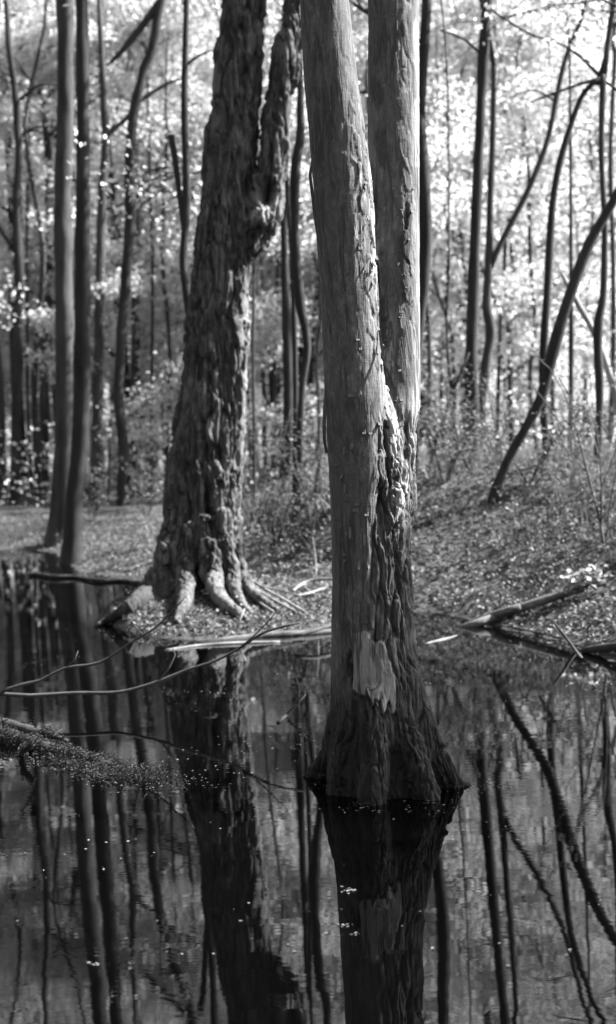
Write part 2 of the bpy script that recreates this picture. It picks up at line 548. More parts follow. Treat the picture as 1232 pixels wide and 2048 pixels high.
root([(770, 1420, 80, 6.86), (775, 1500, 90, 6.98), (790, 1560, 80, 7.1), (800, 1620, 60, 7.2)])
root([(705, 1420, 60, 6.56), (694, 1510, 60, 6.54), (672, 1580, 52, 6.56), (645, 1640, 36, 6.56)])
me, co, no = skin_mesh(parts, 0.0065, 14)
X_, Y_ = to_px(co)
rel = co - FT
facing = sstep(0.25, -0.1, no[:, 1])         # towards the open water
rs = lambda a, b, x: sstep(a, b, x)
furrow = rs(735, 765, X_ + 0.06 * (Y_ - 1000)) * rs(800, 880, Y_) * rs(1480, 1380, Y_) 
furrow = np.maximum(furrow, 0.75 * rs(1330, 1440, Y_))
ridge = np.exp(-((X_ - (700 + 0.075 * Y_ + 0.00003 * Y_ ** 2)) / 20.0) ** 2) * rs(150, 330, Y_) * rs(1150, 950, Y_) * (no[:, 1] < 0.5)
rough2 = np.exp(-((X_ - 812) / 14.0) ** 2) * rs(250, 380, Y_) * rs(720, 600, Y_)
plain = np.clip(1 - furrow - 0.7 * ridge, 0, 1)
warp = (np.stack([fbm(rel * 6, 2, s) for s in (41, 42, 43)], 1) - 0.5) * 0.10
q = rel + warp
d = (fbm(rel * np.array([5, 5, 1.6]), 3, 5) - 0.5) * 0.016
vn = vnoise(q * np.array([30, 30, 2.6]), 11); crack = sstep(0.86, 1.0, 1 - np.abs(2 * vn - 1)) * sstep(0.42, 0.6, fbm(rel * np.array([6, 6, 2.5]), 2, 77))
d -= 0.003 * crack * plain
fr = furrows(q, 13, 1.3, 3, 3, 4); edge = sstep(0.35, 0.75, fr)
qs = rel + warp * np.array([0.5, 0.5, 1.5])
f1, f2, cid = worley(qs * np.array([24, 24, 2.6]), 3)
gap = sstep(0.16, 0.02, f2 - f1)
d += furrow * ((cid - 0.5) * 0.018 - 0.014 * gap + (fbm(q * np.array([40, 40, 4]), 3, 19) - 0.5) * 0.012 - 0.018 * fr)
h1_, h2_, hid = worley(qs * np.array([36, 36, 4.5]), 8)
d += (0.25 + 0.75 * furrow) * sstep(0.45, 0.6, fbm(rel * np.array([4, 4, 1.5]), 2, 88)) * (hid - 0.5) * 0.010
g1, g2, gid = worley(q * np.array([26, 26, 9]), 31)
pl = sstep(0.03, 0.0, g2 - g1)
d += np.maximum(ridge, 0.8 * rough2) * ((gid - 0.5) * 0.018 - 0.008 * pl)
# lifted sheets of old bark with a stepped edge
st = fbm(q * np.array([9, 9, 2.4]), 4, 91)
d += 0.0018 * sstep(0.50, 0.515, st) * plain
d += (fbm(q * np.array([50, 50, 9]), 3, 8) - 0.5) * (0.004 + 0.018 * furrow)
ff = furrows(q, 32, 3.2, 23, 2, 5)
d -= furrows(q, 40, 2.4, 63, 3, 3) * 0.012 * furrow
d -= ff * (0.002 + 0.012 * furrow) * sstep(0.35, 0.6, fbm(rel * np.array([5, 5, 2]), 2, 55))
rag = (fbm(rel * np.array([28, 28, 10]), 3, 71) - 0.5)
# deep seams where the two stems have grown together
jx = 768 + 26 * (fbm(np.stack([Y_ * 0.013, Y_ * 0 + 3, Y_ * 0], 1), 3, 4) - 0.5) + 0.10 * (Y_ - 820)
seam = np.exp(-((X_ - jx) / 4.5) ** 2) * rs(780, 830, Y_) * rs(1300, 1180, Y_) * facing * sstep(0.38, 0.52, fbm(rel * np.array([3, 3, 5]), 2, 14))
jx2 = 806 + 30 * (fbm(np.stack([Y_ * 0.011, Y_ * 0 + 9, Y_ * 0], 1), 3, 6) - 0.5) + 0.05 * (Y_ - 1000)
seam2 = np.exp(-((X_ - jx2) / 5.0) ** 2) * rs(1000, 1050, Y_) * rs(1430, 1320, Y_) * facing
jx3 = 724 + 22 * (fbm(np.stack([Y_ * 0.016, Y_ * 0 + 5, Y_ * 0], 1), 3, 7) - 0.5) - 0.02 * (Y_ - 1400)
seam3 = np.exp(-((X_ - jx3) / 4.5) ** 2) * rs(1320, 1380, Y_) * rs(1570, 1500, Y_) * facing
d -= 0.022 * seam + 0.022 * seam2 + 0.024 * seam3
# bare wood scar with a torn lower edge, and the rot hole beside it
ang = (X_ - (748 + 0.16 * (Y_ - 1330))) / (36 + 10 * np.sin(Y_ * 0.02)) + 1.1 * rag
top = 1268 + 40 * rag + 18 * ang + 24 * (vnoise(np.stack([X_ * 0.07, X_ * 0, X_ * 0], 1), 2) - 0.5)
bot = 1385 + 34 * sstep(-0.9, 0.6, ang) + 42 * (vnoise(np.stack([X_ * 0.16, X_ * 0, X_ * 0], 1), 5) - 0.5)
scar = sstep(1.05, 0.9, np.abs(ang)) * sstep(0, 10, Y_ - top) * sstep(0, 5, bot - Y_) * facing
hole = np.exp(-(((X_ - 702 - 60 * rag) / 9) ** 2 + ((Y_ - 1345 - 80 * rag) / 34) ** 2) ** 2) * facing * (1 - scar)
d = d * (1 - 0.85 * scar) - scar * 0.004 + 0.006 * scar * (vnoise(q * np.array([70, 70, 4]), 6) - 0.5) - 0.045 * hole
under = np.exp(-((Y_ - bot - 8) / 9) ** 2) * sstep(1.0, 0.85, np.abs(ang)) * facing
d -= 0.014 * under
co2 = co + no * d[:, None]
me.vertices.foreach_set('co', co2.astype(np.float32).ravel())
me.update()
zw = co2[:, 2]
pale = 0.75 * ridge * sstep(0.38, 0.55, fbm(q * np.array([22, 22, 5]), 3, 61)) + 0.5 * rs(770, 800, X_) * rs(760, 830, Y_) * rs(1060, 980, Y_) * (no[:, 0] > 0.1) + 0.4 * rs(815, 832, X_) * rs(1000, 700, Y_) * (no[:, 0] > 0.3)  # peeled ridge and right stem's sunward side painted paler to look sunlit
set_attr(me, 'wood', np.clip(np.maximum(scar * (0.5 + 0.25 * vnoise(q * np.array([40, 40, 5]), 61)), pale), 0, 1))  # bare scar wood, with the stems' painted sunlight mixed in
dark_marks = sstep(0.60, 0.68, fbm(q * np.array([16, 16, 4.0]), 3, 51)) * 0.55 * (Y_ < 800) * (X_ > 740)
fine = furrows(q, 40, 2.4, 63, 3, 3)
set_attr(me, 'dark', (1 - 0.85 * scar) * np.clip(0.75 * furrow * sstep(0.38, 0.62, fine) + 0.6 * ridge * sstep(0.5, 0.7, fine) + hole * 0.9 + 0.5 * seam + 0.6 * rough2 + dark_marks + 0.35 * furrow * edge + 0.6 * furrow * gap, 0, 1))
set_attr(me, 'wet', np.clip((1 - 0.85 * scar) * 0.95 * sstep(0.78, 0.28, zw + 0.4 * (fbm(rel * np.array([7, 7, 2]), 3, 15) - 0.5)), 0, 1))
set_attr(me, 'moss', 0.55 * np.exp(-(((X_ - 735) / 26) ** 2 + ((Y_ - 1580) / 34) ** 2)) * facing * (vnoise(rel * 60, 4) > 0.4))
co_front = co2
fm = obj('trunk', me, M_FRONT, front)
fm.parent = front
bvh = BVHTree.FromPolygons([tuple(c) for c in co2], [tuple(p_.vertices) for p_ in me.polygons])

def hit(x, y):
    v = Vector(P(x, y, 6.0)) - Vector(EYE); v.normalize()
    loc, nrm, _, _ = bvh.ray_cast(Vector(EYE), v)
    return loc, nrm

def flake_mesh(w, h, curl, seed):
    rg = random.Random(seed); V, Fl = [], []
    nu, nv = 4, 4
    for layer in (0, 1):
        for j in range(nv + 1):
            for i in range(nu + 1):
                u = i / nu - 0.5; v = j / nv
                wj = w * (1 - 0.35 * v * v) * (1 + 0.25 * (rg.random() - 0.5))
                V.append((u * wj + 0.1 * w * (rg.random() - 0.5), curl * v * v * h + 0.10 * w * (4 * u * u) + (0.0022 if layer else 0), -h * v + 0.14 * h * (rg.random() - 0.5) * (v > 0.9)))
    n1 = (nu + 1) * (nv + 1); r = nu + 1
    for j in range(nv):
        for i in range(nu):
            a = j * r + i
            Fl.append((a, a + 1, a + r + 1, a + r)); Fl.append((n1 + a, n1 + a + r, n1 + a + r + 1, n1 + a + 1))
    rim = [i for i in range(r)] + [j * r + nu for j in range(1, nv + 1)] + [nv * r + i for i in range(nu - 1, -1, -1)] + [j * r for j in range(nv - 1, 0, -1)]
    for a, b in zip(rim, rim[1:] + rim[:1]): Fl.append((b, a, n1 + a, n1 + b))
    return mesh_lists('bark_flake', V, Fl)

FL_MESH = [flake_mesh(0.030, 0.045, 0.55, 1), flake_mesh(0.024, 0.06, 0.35, 2), flake_mesh(0.04, 0.035, 0.7, 3), flake_mesh(0.02, 0.09, 0.25, 4)]
def put_flake(x, y, k, s):
    loc, nrm = hit(x, y)
    if loc is None: return
    o = obj('bark_flake', FL_MESH[k], M_FRONT, None)
    yv = Vector((nrm.x, nrm.y, nrm.z * 0.2)).normalized(); zv = Vector((random.uniform(-.25, .25), 0, 1)); xv = zv.cross(yv).normalized() * -1; zv = xv.cross(yv) * -1
    if zv.z < 0: zv = -zv; xv = -xv
    rot = Matrix((xv, yv, zv)).transposed().to_4x4()
    o.parent = front
    o.matrix_local = Matrix.Translation(loc - yv * 0.004 - Vector(front.location)) @ rot @ Matrix.Scale(s, 4)
for x, y, k, s in [(714, 674, 2, .5), (719, 691, 0, .55), (703, 783, 2, .8), (717, 777, 1, .7), (711, 450, 3, .8), (719, 488, 0, .7), (750, 695, 1, .6), (732, 1024, 2, .55), (687, 960, 3, .7),
                   (727, 858, 0, .6), (739, 862, 2, .5), (758, 900, 1, .9), (753, 940, 3, .5), (738, 1125, 1, .6), (701, 880, 1, .8), (762, 705, 3, .8), (745, 560, 0, .6), (733, 520, 3, .6)]:
    put_flake(x, y, k, s)
for i in range(58):
    y = random.uniform(340, 1280)
    x = 700 + 0.075 * y + 0.00003 * y * y + random.gauss(6, 13)
    put_flake(x, y, random.randrange(4), random.uniform(0.3, 0.75))
for i in range(16):
    put_flake(random.uniform(795, 826), random.uniform(360, 660), random.randrange(4), random.uniform(0.3, 0.55))
for i in range(14):
    put_flake(random.uniform(670, 735), random.uniform(850, 1250), random.randrange(4), random.uniform(0.4, 0.8))
# long strips of loose bark hanging off the left edge and the scar's splinters
def strip(name, pts, w, mat, parent, thick=0.006):
    V, Fl = [], []
    for i, q in enumerate(pts):
        ww = w * (1 - 0.6 * abs(i / (len(pts) - 1) - 0.4)); a = np.array(q)
        V += [a + [-ww, 0, 0], a + [ww, -ww * 0.3, 0], a + [ww, thick, 0], a + [-ww, thick + ww * 0.3, 0]]
    for i in range(len(pts) - 1):
        for k in range(4):
            Fl.append((i * 4 + k, i * 4 + (k + 1) % 4, i * 4 + 4 + (k + 1) % 4, i * 4 + 4 + k))
    Fl += [(3, 2, 1, 0), tuple(4 * (len(pts) - 1) + k for k in range(4))]
    me_ = mesh_lists(name, V, Fl)
    o = obj(name, me_, mat, None, smooth=False); o.parent = parent; o.matrix_local = Matrix.Translation(-Vector(parent.location)); return o
fm.matrix_local = Matrix.Translation(-front.location)
strip('bark_strip', [P(653, 770, 6.5), P(650, 810, 6.49), P(648, 850, 6.48), P(649, 880, 6.48), P(653, 906, 6.5)], 0.009, M_FRONT, front)
strip('bark_strip', [P(627, 310, 6.5), P(620, 350, 6.49), P(625, 390, 6.48), P(632, 450, 6.48), P(637, 480, 6.5)], 0.008, M_FRONT, front)
strip('bark_strip', [P(759, 660, 6.46), P(763, 690, 6.44), P(767, 715, 6.42), P(771, 730, 6.41)], 0.007, M_FRONT, front)
def shard(a, b, w):
    """a splinter: broad where it leaves the wood, pointed at its free end"""
    a = np.array(a); b = np.array(b); V = []
    for t_, ww, yo in ((0, 1.0, 0.004), (0.45, 0.85, -0.003), (0.8, 0.45, -0.007), (1.0, 0.06, -0.010)):
        c_ = a * (1 - t_) + b * t_ + np.array([0, yo, 0])
        V += [c_ + [-w * ww, 0.002, 0], c_ + [w * ww * 0.8, 0, 0], c_ + [w * ww * 0.8, 0.006, 0], c_ + [-w * ww, 0.008, 0]]
    Fl = [(i * 4 + k, i * 4 + (k + 1) % 4, i * 4 + 4 + (k + 1) % 4, i * 4 + 4 + k) for i in range(3) for k in range(4)] + [(3, 2, 1, 0), (12, 13, 14, 15)]
    o = obj('wood_splinter', mesh_lists('wood_splinter', V, Fl), M_WOOD, None, smooth=False); o.parent = front; o.matrix_local = Matrix.Translation(-Vector(front.location))
for x, y, dx, l, w in [(748, 1372, 8, 42, .012), (762, 1362, 6, 34, .010), (775, 1368, 10, 44, .013), (735, 1368, 5, 26, .008), (786, 1372, 6, 28, .008)]:
    a, _n = hit(x, y); b, _n2 = hit(x + dx, y + l)
    if a is not None and b is not None: shard(a, b, w)

# leafy crowns ------------------------------------------------------
def limb_tree(base, direction, length, r0, seed, rng, spread=0.9, depth=2):
    """a limb with side branches: tubes and the points where leaf sprays hang"""
    out, tips = [], []
    pts = [np.array(base, float)]; dvec = np.array(direction, float); dvec /= np.linalg.norm(dvec)
    n = 6
    for i in range(n):
        dvec = dvec + rng.normal(0, 0.10, 3) + np.array([0, 0, 0.03]); dvec /= np.linalg.norm(dvec)
        pts.append(pts[-1] + dvec * length / n)
    rad = np.linspace(r0, max(0.006, r0 * 0.22), n + 1)
    out.append(tube(pts, rad, 6 if depth == 2 else 4, length / n, 0.0, seed, cap=False))
    if depth > 0:
        for i in range(2, n + 1):
            for s in range(2 if depth == 2 else 1):
                sd_ = dvec * 0.6 + rng.normal(0, spread, 3) * np.array([1, 1, 0.45]); 
                o2, t2 = limb_tree(pts[i], sd_, length * rng.uniform(0.28, 0.48), rad[i] * 0.6, seed + i, rng, spread, depth - 1)
                out += o2; tips += t2
    tips += [p_ for p_ in pts[3:]]
    return out, tips

def crown_mesh(tips, rs, n, L, rng, name='crown', **k):
    tips = np.array(tips)
    pts = spray_points(tips, rng.uniform(0.6, 1.3, len(tips)) * rs, n, 0.2, rng)
    return mesh_arrays(name, *leaves(pts, L, rng=rng, **{'tilt': 1.3, **k}))

def top_of(tree, base, top_pts, top_r, seed, leafn=16, rs=0.6, L=0.13, nl=7, zc=(0.3, 1.0), mat=M_BARK, length=3.0, leafmat=M_LEAF, skip=None):
    """stem going on up out of the frame, with limbs and a crown"""
    rng = np.random.default_rng(seed)
    stem = tube(top_pts, top_r, 10, 0.4, 0.12, seed)
    parts_, tips = [stem], []
    tp, tr = resample(top_pts, top_r, 0.3)
    for i in range(nl):
        t = zc[0] + (zc[1] - zc[0]) * (i + rng.uniform(0, 0.8)) / nl
        k = min(len(tp) - 1, int(t * (len(tp) - 1)))
        a = rng.uniform(0, 2 * math.pi)
        dv = np.array([math.cos(a), math.sin(a), rng.uniform(0.2, 0.8)])
        o2, t2 = limb_tree(tp[k], dv, length * rng.uniform(0.7, 1.2) * (1.2 - 0.5 * t), tr[k] * 0.5, seed * 31 + i, rng)
        parts_ += o2; tips += t2
    a = obj('limb', mesh_lists('limb', *merge(parts_)), mat); a.parent = tree; a.matrix_local = Matrix.Translation(-Vector(tree.location))
    if leafn:
        tips = [t for t in tips if skip is None or not skip(t)]
        c = obj('crown', crown_mesh(tips, rs, leafn, L, rng), leafmat, smooth=False); c.parent = tree; c.matrix_local = Matrix.Translation(-Vector(tree.location))

a0, b0 = P(637, -300, 6.45), P(790, -300, 6.9)
top_of(front, FT, [a0, a0 + [-0.15, -0.05, 1.2], a0 + [-0.3, 0.1, 3.2], a0 + [-0.5, 0, 6.5], a0 + [-0.6, 0.2, 10]], [0.106, 0.10, 0.09, 0.06, 0.02], 101, 6, 0.55, 0.12, 9, (0.5, 1.0), M_FRONT)
top_of(front, FT, [b0, b0 + [0.05, 0.05, 1.2], b0 + [0.2, 0.2, 3.4], b0 + [0.5, 0.3, 7], b0 + [0.7, 0.4, 10.5]], [0.117, 0.11, 0.095, 0.06, 0.02], 102, 6, 0.55, 0.12, 9, (0.5, 1.0), M_FRONT)

# --- big rear tree
parts = []
BTL = np.array([BT[0], BT[1], h1(BT[0], BT[1])])
back = thing('old_shaggy_tree', BTL, 'massive leaning tree with shaggy bark, broken limb hollow and splayed roots on mound', 'tree')
def add2(pts, d=None, sides=20): 
    W, R = path(pts, d); parts.append(tube(W, R, sides, 0.1))
add2([(520, -330, 84), (506, -150, 88), (492, 0, 94), (478, 130, 92), (464, 280, 102), (456, 420, 116), (448, 500, 118), (442, 560, 122), (434, 650, 130), (427, 780, 134), (416, 880, 142), (405, 980, 150), (400, 1080, 150), (398, 1160, 152), (398, 1215, 160), (398, 1260, 160)], 14.3)
add2([(470, 520, 60), (505, 470, 70), (530, 425, 68), (544, 340, 60), (555, 230, 54), (574, 110, 52), (593, 0, 50), (618, -140, 46), (650, -300, 42)], 14.2)
add2([(455, 640, 90), (448, 800, 86), (438, 950, 84), (430, 1060, 84)], 14.22)
add2([(505, 455, 40, 14.1), (528, 440, 46, 13.98), (538, 434, 34, 13.92)])
def root2(pts): 
    W = np.array([PG(x, y, z) for x, y, w, z in pts]); R = np.array([w * 0.5 * p_[1] / F for (x, y, w, z), p_ in zip(pts, W)])
    parts.append(tube(W, R, 12, 0.08))
BZ = 0.2
add2([(352, 1020, 50, 14.1), (338, 1110, 54, 14.0), (312, 1165, 48, 13.9), (275, 1202, 38, 13.75), (240, 1225, 26, 13.6), (212, 1240, 14, 13.45), (190, 1256, 8, 13.3)])
add2([(372, 1050, 46, 13.98), (372, 1130, 46, 13.85), (368, 1180, 38, 13.7), (360, 1215, 26, 13.55), (352, 1240, 16, 13.4)])
add2([(350, 1080, 40, 14.0), (338, 1160, 40, 13.85), (322, 1200, 34, 13.7), (300, 1228, 24, 13.55), (285, 1245, 14, 13.4)])
add2([(415, 1030, 48, 13.95), (417, 1110, 44, 13.85), (425, 1160, 36, 13.7), (440, 1195, 30, 13.55), (462, 1216, 24, 13.4), (482, 1230, 14, 13.3), (497, 1240, 8, 13.2)])
add2([(446, 1020, 44, 13.98), (456, 1100, 38, 13.9), (464, 1155, 28, 13.8), (474, 1190, 22, 13.7), (488, 1212, 18, 13.6), (505, 1226, 10, 13.5)])
add2([(460, 1040, 40, 14.2), (474, 1120, 34, 14.15), (492, 1165, 28, 14.05), (520, 1196, 24, 13.95), (550, 1218, 16, 13.8), (572, 1232, 8, 13.7)])
add2([(400, 1060, 90, 14.6), (420, 1150, 90, 14.8), (450, 1190, 60, 15.1), (470, 1200, 30, 15.4)])
def root_on(pts):
    W = [P(*q[:2], q[3]) if len(q) > 3 else GH(q[0], q[1], q[2] * 0.0024 * 0.95) for q in pts]
    R_ = [q[2] * 0.5 * w_[1] / F for q, w_ in zip(pts, W)]
    parts.append(tube(np.array(W), np.array(R_), 12, 0.08))
root_on([(345, 1060, 50, 14.05), (332, 1120, 50, 13.9), (308, 1172, 46), (272, 1204, 38), (240, 1226, 27), (215, 1240, 16), (196, 1250, 9)])
root_on([(374, 1080, 46, 13.95), (374, 1150, 40, 13.75), (370, 1195, 34), (362, 1222, 24), (352, 1244, 12)])
root_on([(417, 1080, 44, 13.85), (424, 1150, 36, 13.7), (438, 1192, 32), (460, 1214, 26), (482, 1230, 16), (500, 1242, 8)])
root_on([(452, 1080, 40, 13.9), (464, 1150, 28, 13.8), (474, 1190, 24), (488, 1212, 19), (504, 1228, 10)])
root_on([(466, 1080, 36, 14.1), (482, 1145, 28, 14.05), (510, 1188, 24), (545, 1214, 17), (574, 1232, 8)])
me, co, no = skin_mesh(parts, 0.0125, 6)
X_, Y_ = to_px(co); rel = co - BTL
warp = (np.stack([fbm(rel * 3, 2, s) for s in (41, 42, 43)], 1) - 0.5) * 0.22
q = rel + warp
fr = furrows(q, 11, 1.1, 13, 3, 4); edge = sstep(0.35, 0.75, fr)
st = fbm(q * np.array([7, 7, 2.2]), 4, 91)
rootz = rs(1130, 1190, Y_)
d = (fbm(rel * np.array([3, 3, 1]), 3, 5) - 0.5) * 0.05 * (1 - 0.6 * rootz)
d += ((fbm(q * np.array([13, 13, 1.8]), 3, 19) - 0.5) * 0.04 - 0.045 * fr + 0.016 * sstep(0.5, 0.53, st)) * (1 - 0.85 * rootz)
g1, g2, gid = worley(q * np.array([20, 20, 4.2]), 33)
b1, b2, bid = worley((rel + warp * 0.25) * np.array([15, 15, 1.8]), 53)
bgap = sstep(0.16, 0.02, b2 - b1)
d += ((gid - 0.5) * 0.018 + (bid - 0.5) * 0.042 - 0.028 * bgap) * (1 - 0.8 * rootz)
d += (fbm(rel * np.array([22, 22, 6]), 3, 8) - 0.5) * 0.022
fc = sstep(0.3, -0.2, no[:, 1])
holl = np.exp(-(((X_ - 533) / 17) ** 2 + ((Y_ - 383) / 22) ** 2) ** 2) * fc
slit = np.exp(-(((X_ - 497) / 6) ** 2 + ((Y_ - 370) / 32) ** 2) ** 2) * fc
rim = np.exp(-(((np.hypot((X_ - 533) / 26, (Y_ - 383) / 34) - 1) / 0.22) ** 2)) * fc
cav = np.exp(-(((X_ - 425) / 22) ** 2 + ((Y_ - 905) / 24) ** 2) ** 2) * fc
gash = np.exp(-((X_ - (424 + 0.03 * (Y_ - 1000) + 10 * np.sin(Y_ * 0.03))) / 6) ** 2) * rs(960, 1000, Y_) * rs(1110, 1070, Y_) * fc
d += -0.14 * holl - 0.07 * slit + 0.03 * rim - 0.06 * cav - 0.07 * gash
co2 = co + no * d[:, None]
me.vertices.foreach_set('co', co2.astype(np.float32).ravel()); me.update()
ledge = np.exp(-(((X_ - 525) / 28) ** 2 + ((Y_ - 428) / 10) ** 2)) * fc
set_attr(me, 'wood', np.clip(0.9 * ledge + 0.2 * rootz * rs(395, 430, X_) * sstep(0.4, 0.62, fbm(rel * 5, 3, 3)) + 0.6 * rim * (Y_ > 383) + 0.55 * rs(470, 500, X_ - 0.0 * Y_) * rs(520, 620, Y_) * rs(1000, 800, Y_), 0, 1))  # pale broken rim, plus sun on ledge, right roots and right flank painted in
set_attr(me, 'dark', np.clip(holl + slit + 0.7 * cav + 0.8 * gash + 0.45 * edge * (1 - rootz) + 0.4 * bgap * (1 - rootz) + 0.7 * rs(1120, 1180, Y_) * rs(350, 320, X_), 0, 1))  # hollows and cracks, plus the trunk's own shadow painted onto the left root
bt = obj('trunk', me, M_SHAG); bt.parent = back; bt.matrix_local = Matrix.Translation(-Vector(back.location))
a0, b0 = P(519, -310, 14.3), P(648, -285, 14.2)
top_of(back, BTL, [a0, a0 + [0.3, 0, 2], a0 + [0.4, 0.4, 5], a0 + [0.2, 0.5, 9], a0 + [0.3, 0.5, 13]], [0.215, 0.2, 0.17, 0.11, 0.03], 103, 5, 0.6, 0.13, 11, (0.45, 1.0), M_BARK, 4.0)
top_of(back, BTL, [b0, b0 + [0.5, 0, 2], b0 + [0.9, 0.2, 5], b0 + [1.2, 0.3, 8]], [0.106, 0.095, 0.07, 0.02], 104, 4, 0.6, 0.13, 7, (0.5, 1.0), M_BARK, 2.6)

# ------------------------------------------------------------------ the trees one can tell apart
def forest_tree(name, label, d, pts, limbs=(), mat=M_BARK, top=13.0, crown=True, seed=1, rough=0.26, group=None, cat='tree', crown_r=2.6, nl=6, leafn=3):
    gd = GH(pts[-1][0], pts[-1][1])[1]
    if 0.7 * d < gd < 1.4 * d: d = gd
    W, R = path(pts, d); R = R * 0.76
    foot = W[-1]; gz = h1(foot[0], foot[1])
    t = thing(name, (foot[0], foot[1], gz), label, cat, group)
    ex = foot - W[-2]; ex = ex / max(0.2, -ex[2]) * (0.3 + max(0.0, foot[2] - gz)); low = (foot + ex)[None, :]
    flare = R[-1] * 1.25
    pts3 = np.vstack([W, low]); rad = np.concatenate([R, [flare]])
    dirv = W[0] - W[1]; dirv /= np.linalg.norm(dirv)
    dirv = dirv * 0.5 + np.array([0, 0, 0.5]); dirv /= np.linalg.norm(dirv)
    up = max(0.0, top - W[0][2])
    o = obj('trunk', mesh_lists('trunk', *tube(pts3, rad, 14, 0.10, rough, seed, freq=5.0)), mat)
    o.parent = t; o.matrix_local = Matrix.Translation(-t.location)
    for lp in limbs:
        lw, lr = path(lp, d); lr = lr * 0.8
        l = obj('limb', mesh_lists('limb', *tube(lw, lr, 8, 0.15, 0.12, seed + 3)), mat)
        l.parent = t; l.matrix_local = Matrix.Translation(-t.location)
    if crown and up > 1.0:
        a = W[0] - dirv * 0.1
        wob = np.random.default_rng(seed).normal(0, 0.3, (3, 3)) * np.array([1, 1, 0])
        tp = [a, a + dirv * up * 0.3 + wob[0] * 0.5, a + dirv * up * 0.65 + wob[1], a + dirv * up + wob[2]]
        top_of(t, foot, tp, [R[0] * 0.98, R[0] * 0.85, R[0] * 0.55, 0.015], seed + 500, leafn, 0.6, 0.09, nl, (0.12, 1.0), mat, crown_r)
    return t

forest_tree('forest_tree', 'slender grey trunk with a low side branch, furthest along the far left shore', 32, [(12, 0, 14), (18, 90, 16), (30, 180, 20), (38, 300, 22), (33, 420, 22), (38, 560, 26), (36, 700, 28), (32, 850, 28), (30, 1008, 30)], [[(37, 510, 12), (18, 485, 10), (-5, 450, 8)], [(40, 200, 10), (80, 170, 8), (120, 172, 5)], [(42, 270, 9), (70, 255, 7), (118, 252, 4)]], seed=11)
forest_tree('forest_tree', 'thick grey trunk fused with a slimmer partner at the left water edge', 20.6, [(130, -20, 44), (131, 200, 44), (126, 400, 46), (128, 600, 48), (131, 800, 50), (128, 950, 62), (127, 1040, 80), (126, 1085, 104)], mat=M_BARK_GREY, seed=12)
forest_tree('forest_tree', 'slim trunk leaning against its thicker partner, foot touching the pond', 19.8, [(163, -20, 33), (166, 200, 34), (166, 400, 38), (164, 600, 42), (164, 750, 44), (159, 900, 46), (150, 1000, 50), (146, 1080, 56), (145, 1126, 80)], seed=13)
forest_tree('forest_tree', 'forked grey trunk whose side limb reaches across the curved black trunk', 28, [(197, -10, 12), (203, 100, 15), (211, 270, 21), (204, 400, 24), (200, 600, 27), (198, 750, 27), (192, 900, 27), (186, 1003, 30)], [[(209, 275, 14), (235, 252, 13), (255, 235, 12), (280, 203, 11), (330, 170, 9), (362, 158, 6)], [(206, 420, 8), (235, 412, 6), (262, 400, 4)]], mat=M_BARK_GREY, seed=14)
forest_tree('forest_tree', 'sinuous black trunk curving right at the top, beside the shaggy tree', 24, [(330, -30, 22), (322, 0, 23), (306, 90, 25), (285, 150, 26), (268, 230, 27), (259, 320, 29), (261, 430, 30), (252, 560, 29), (242, 680, 27), (238, 800, 27), (248, 900, 30), (244, 960, 27), (240, 1012, 18)], [[(318, 5, 20), (290, 45, 19), (258, 85, 18), (235, 112, 13), (212, 132, 4)], [(268, 395, 7), (310, 375, 6), (350, 350, 4)], [(268, 420, 6), (300, 398, 5), (345, 365, 3)]], seed=15)
forest_tree('forest_tree', 'thin pale grey trunk half hidden behind the sinuous black trunk', 40, [(268, 200, 14), (272, 400, 17), (272, 600, 19), (274, 800, 20), (275, 965, 24)], mat=M_BARK_GREY, seed=16)
forest_tree('forest_tree', 'slim dark trunk rising close behind the shaggy tree on its pond side', 18, [(373, -20, 15), (369, 200, 18), (373, 400, 20), (366, 520, 19), (373, 585, 22), (388, 700, 24), (395, 900, 26), (398, 1030, 30)], [[(370, 480, 12), (360, 400, 13), (352, 330, 15), (342, 270, 17)], [(372, 130, 8), (400, 110, 6), (425, 100, 4)]], seed=17)
forest_tree('forest_tree', 'faint broad trunk in the far wood beyond the fused pair of trunks', 45, [(97, 300, 20), (96, 560, 25), (90, 700, 27), (88, 960, 30)], mat=M_BARK_GREY, seed=18)
forest_tree('forest_tree', 'crooked dark trunk with a bulge, seen between the two big trees', 18, [(600, 150, 18), (601, 270, 23), (591, 340, 25), (591, 500, 25), (601, 610, 25), (614, 690, 24), (606, 760, 20), (600, 860, 18), (597, 960, 18)], seed=19)
forest_tree('sapling', 'straight thin sapling trunk between the two big trees', 16.5, [(586, 560, 13), (590, 700, 14), (591, 850, 14), (590, 1036, 16)], nl=3, leafn=2, seed=20)
forest_tree('forest_tree', 'rugged dark trunk with a widening foot on the bank between the big trees', 22, [(566, 380, 17), (570, 560, 20), (575, 720, 24), (577, 850, 28), (572, 965, 40)], seed=21)
forest_tree('sapling', 'slight grey sapling close to the sunlit flank of the shaggy tree', 30, [(556, 480, 10), (553, 640, 12), (549, 780, 13), (548, 940, 14)], mat=M_BARK_GREY, nl=3, leafn=2, seed=22)
forest_tree('sapling', 'thin sapling rising just beside the shaggy tree on its bank side', 26, [(508, 520, 7), (506, 700, 8), (508, 880, 9)], nl=3, leafn=2, seed=23)
forest_tree('forest_tree', 'dark trunk half hidden directly behind the twin-stemmed tree', 16.5, [(838, 230, 28), (846, 330, 34), (850, 450, 36), (846, 570, 30), (838, 660, 26), (830, 800, 26), (825, 960, 28)], seed=24, nl=3, leafn=2)
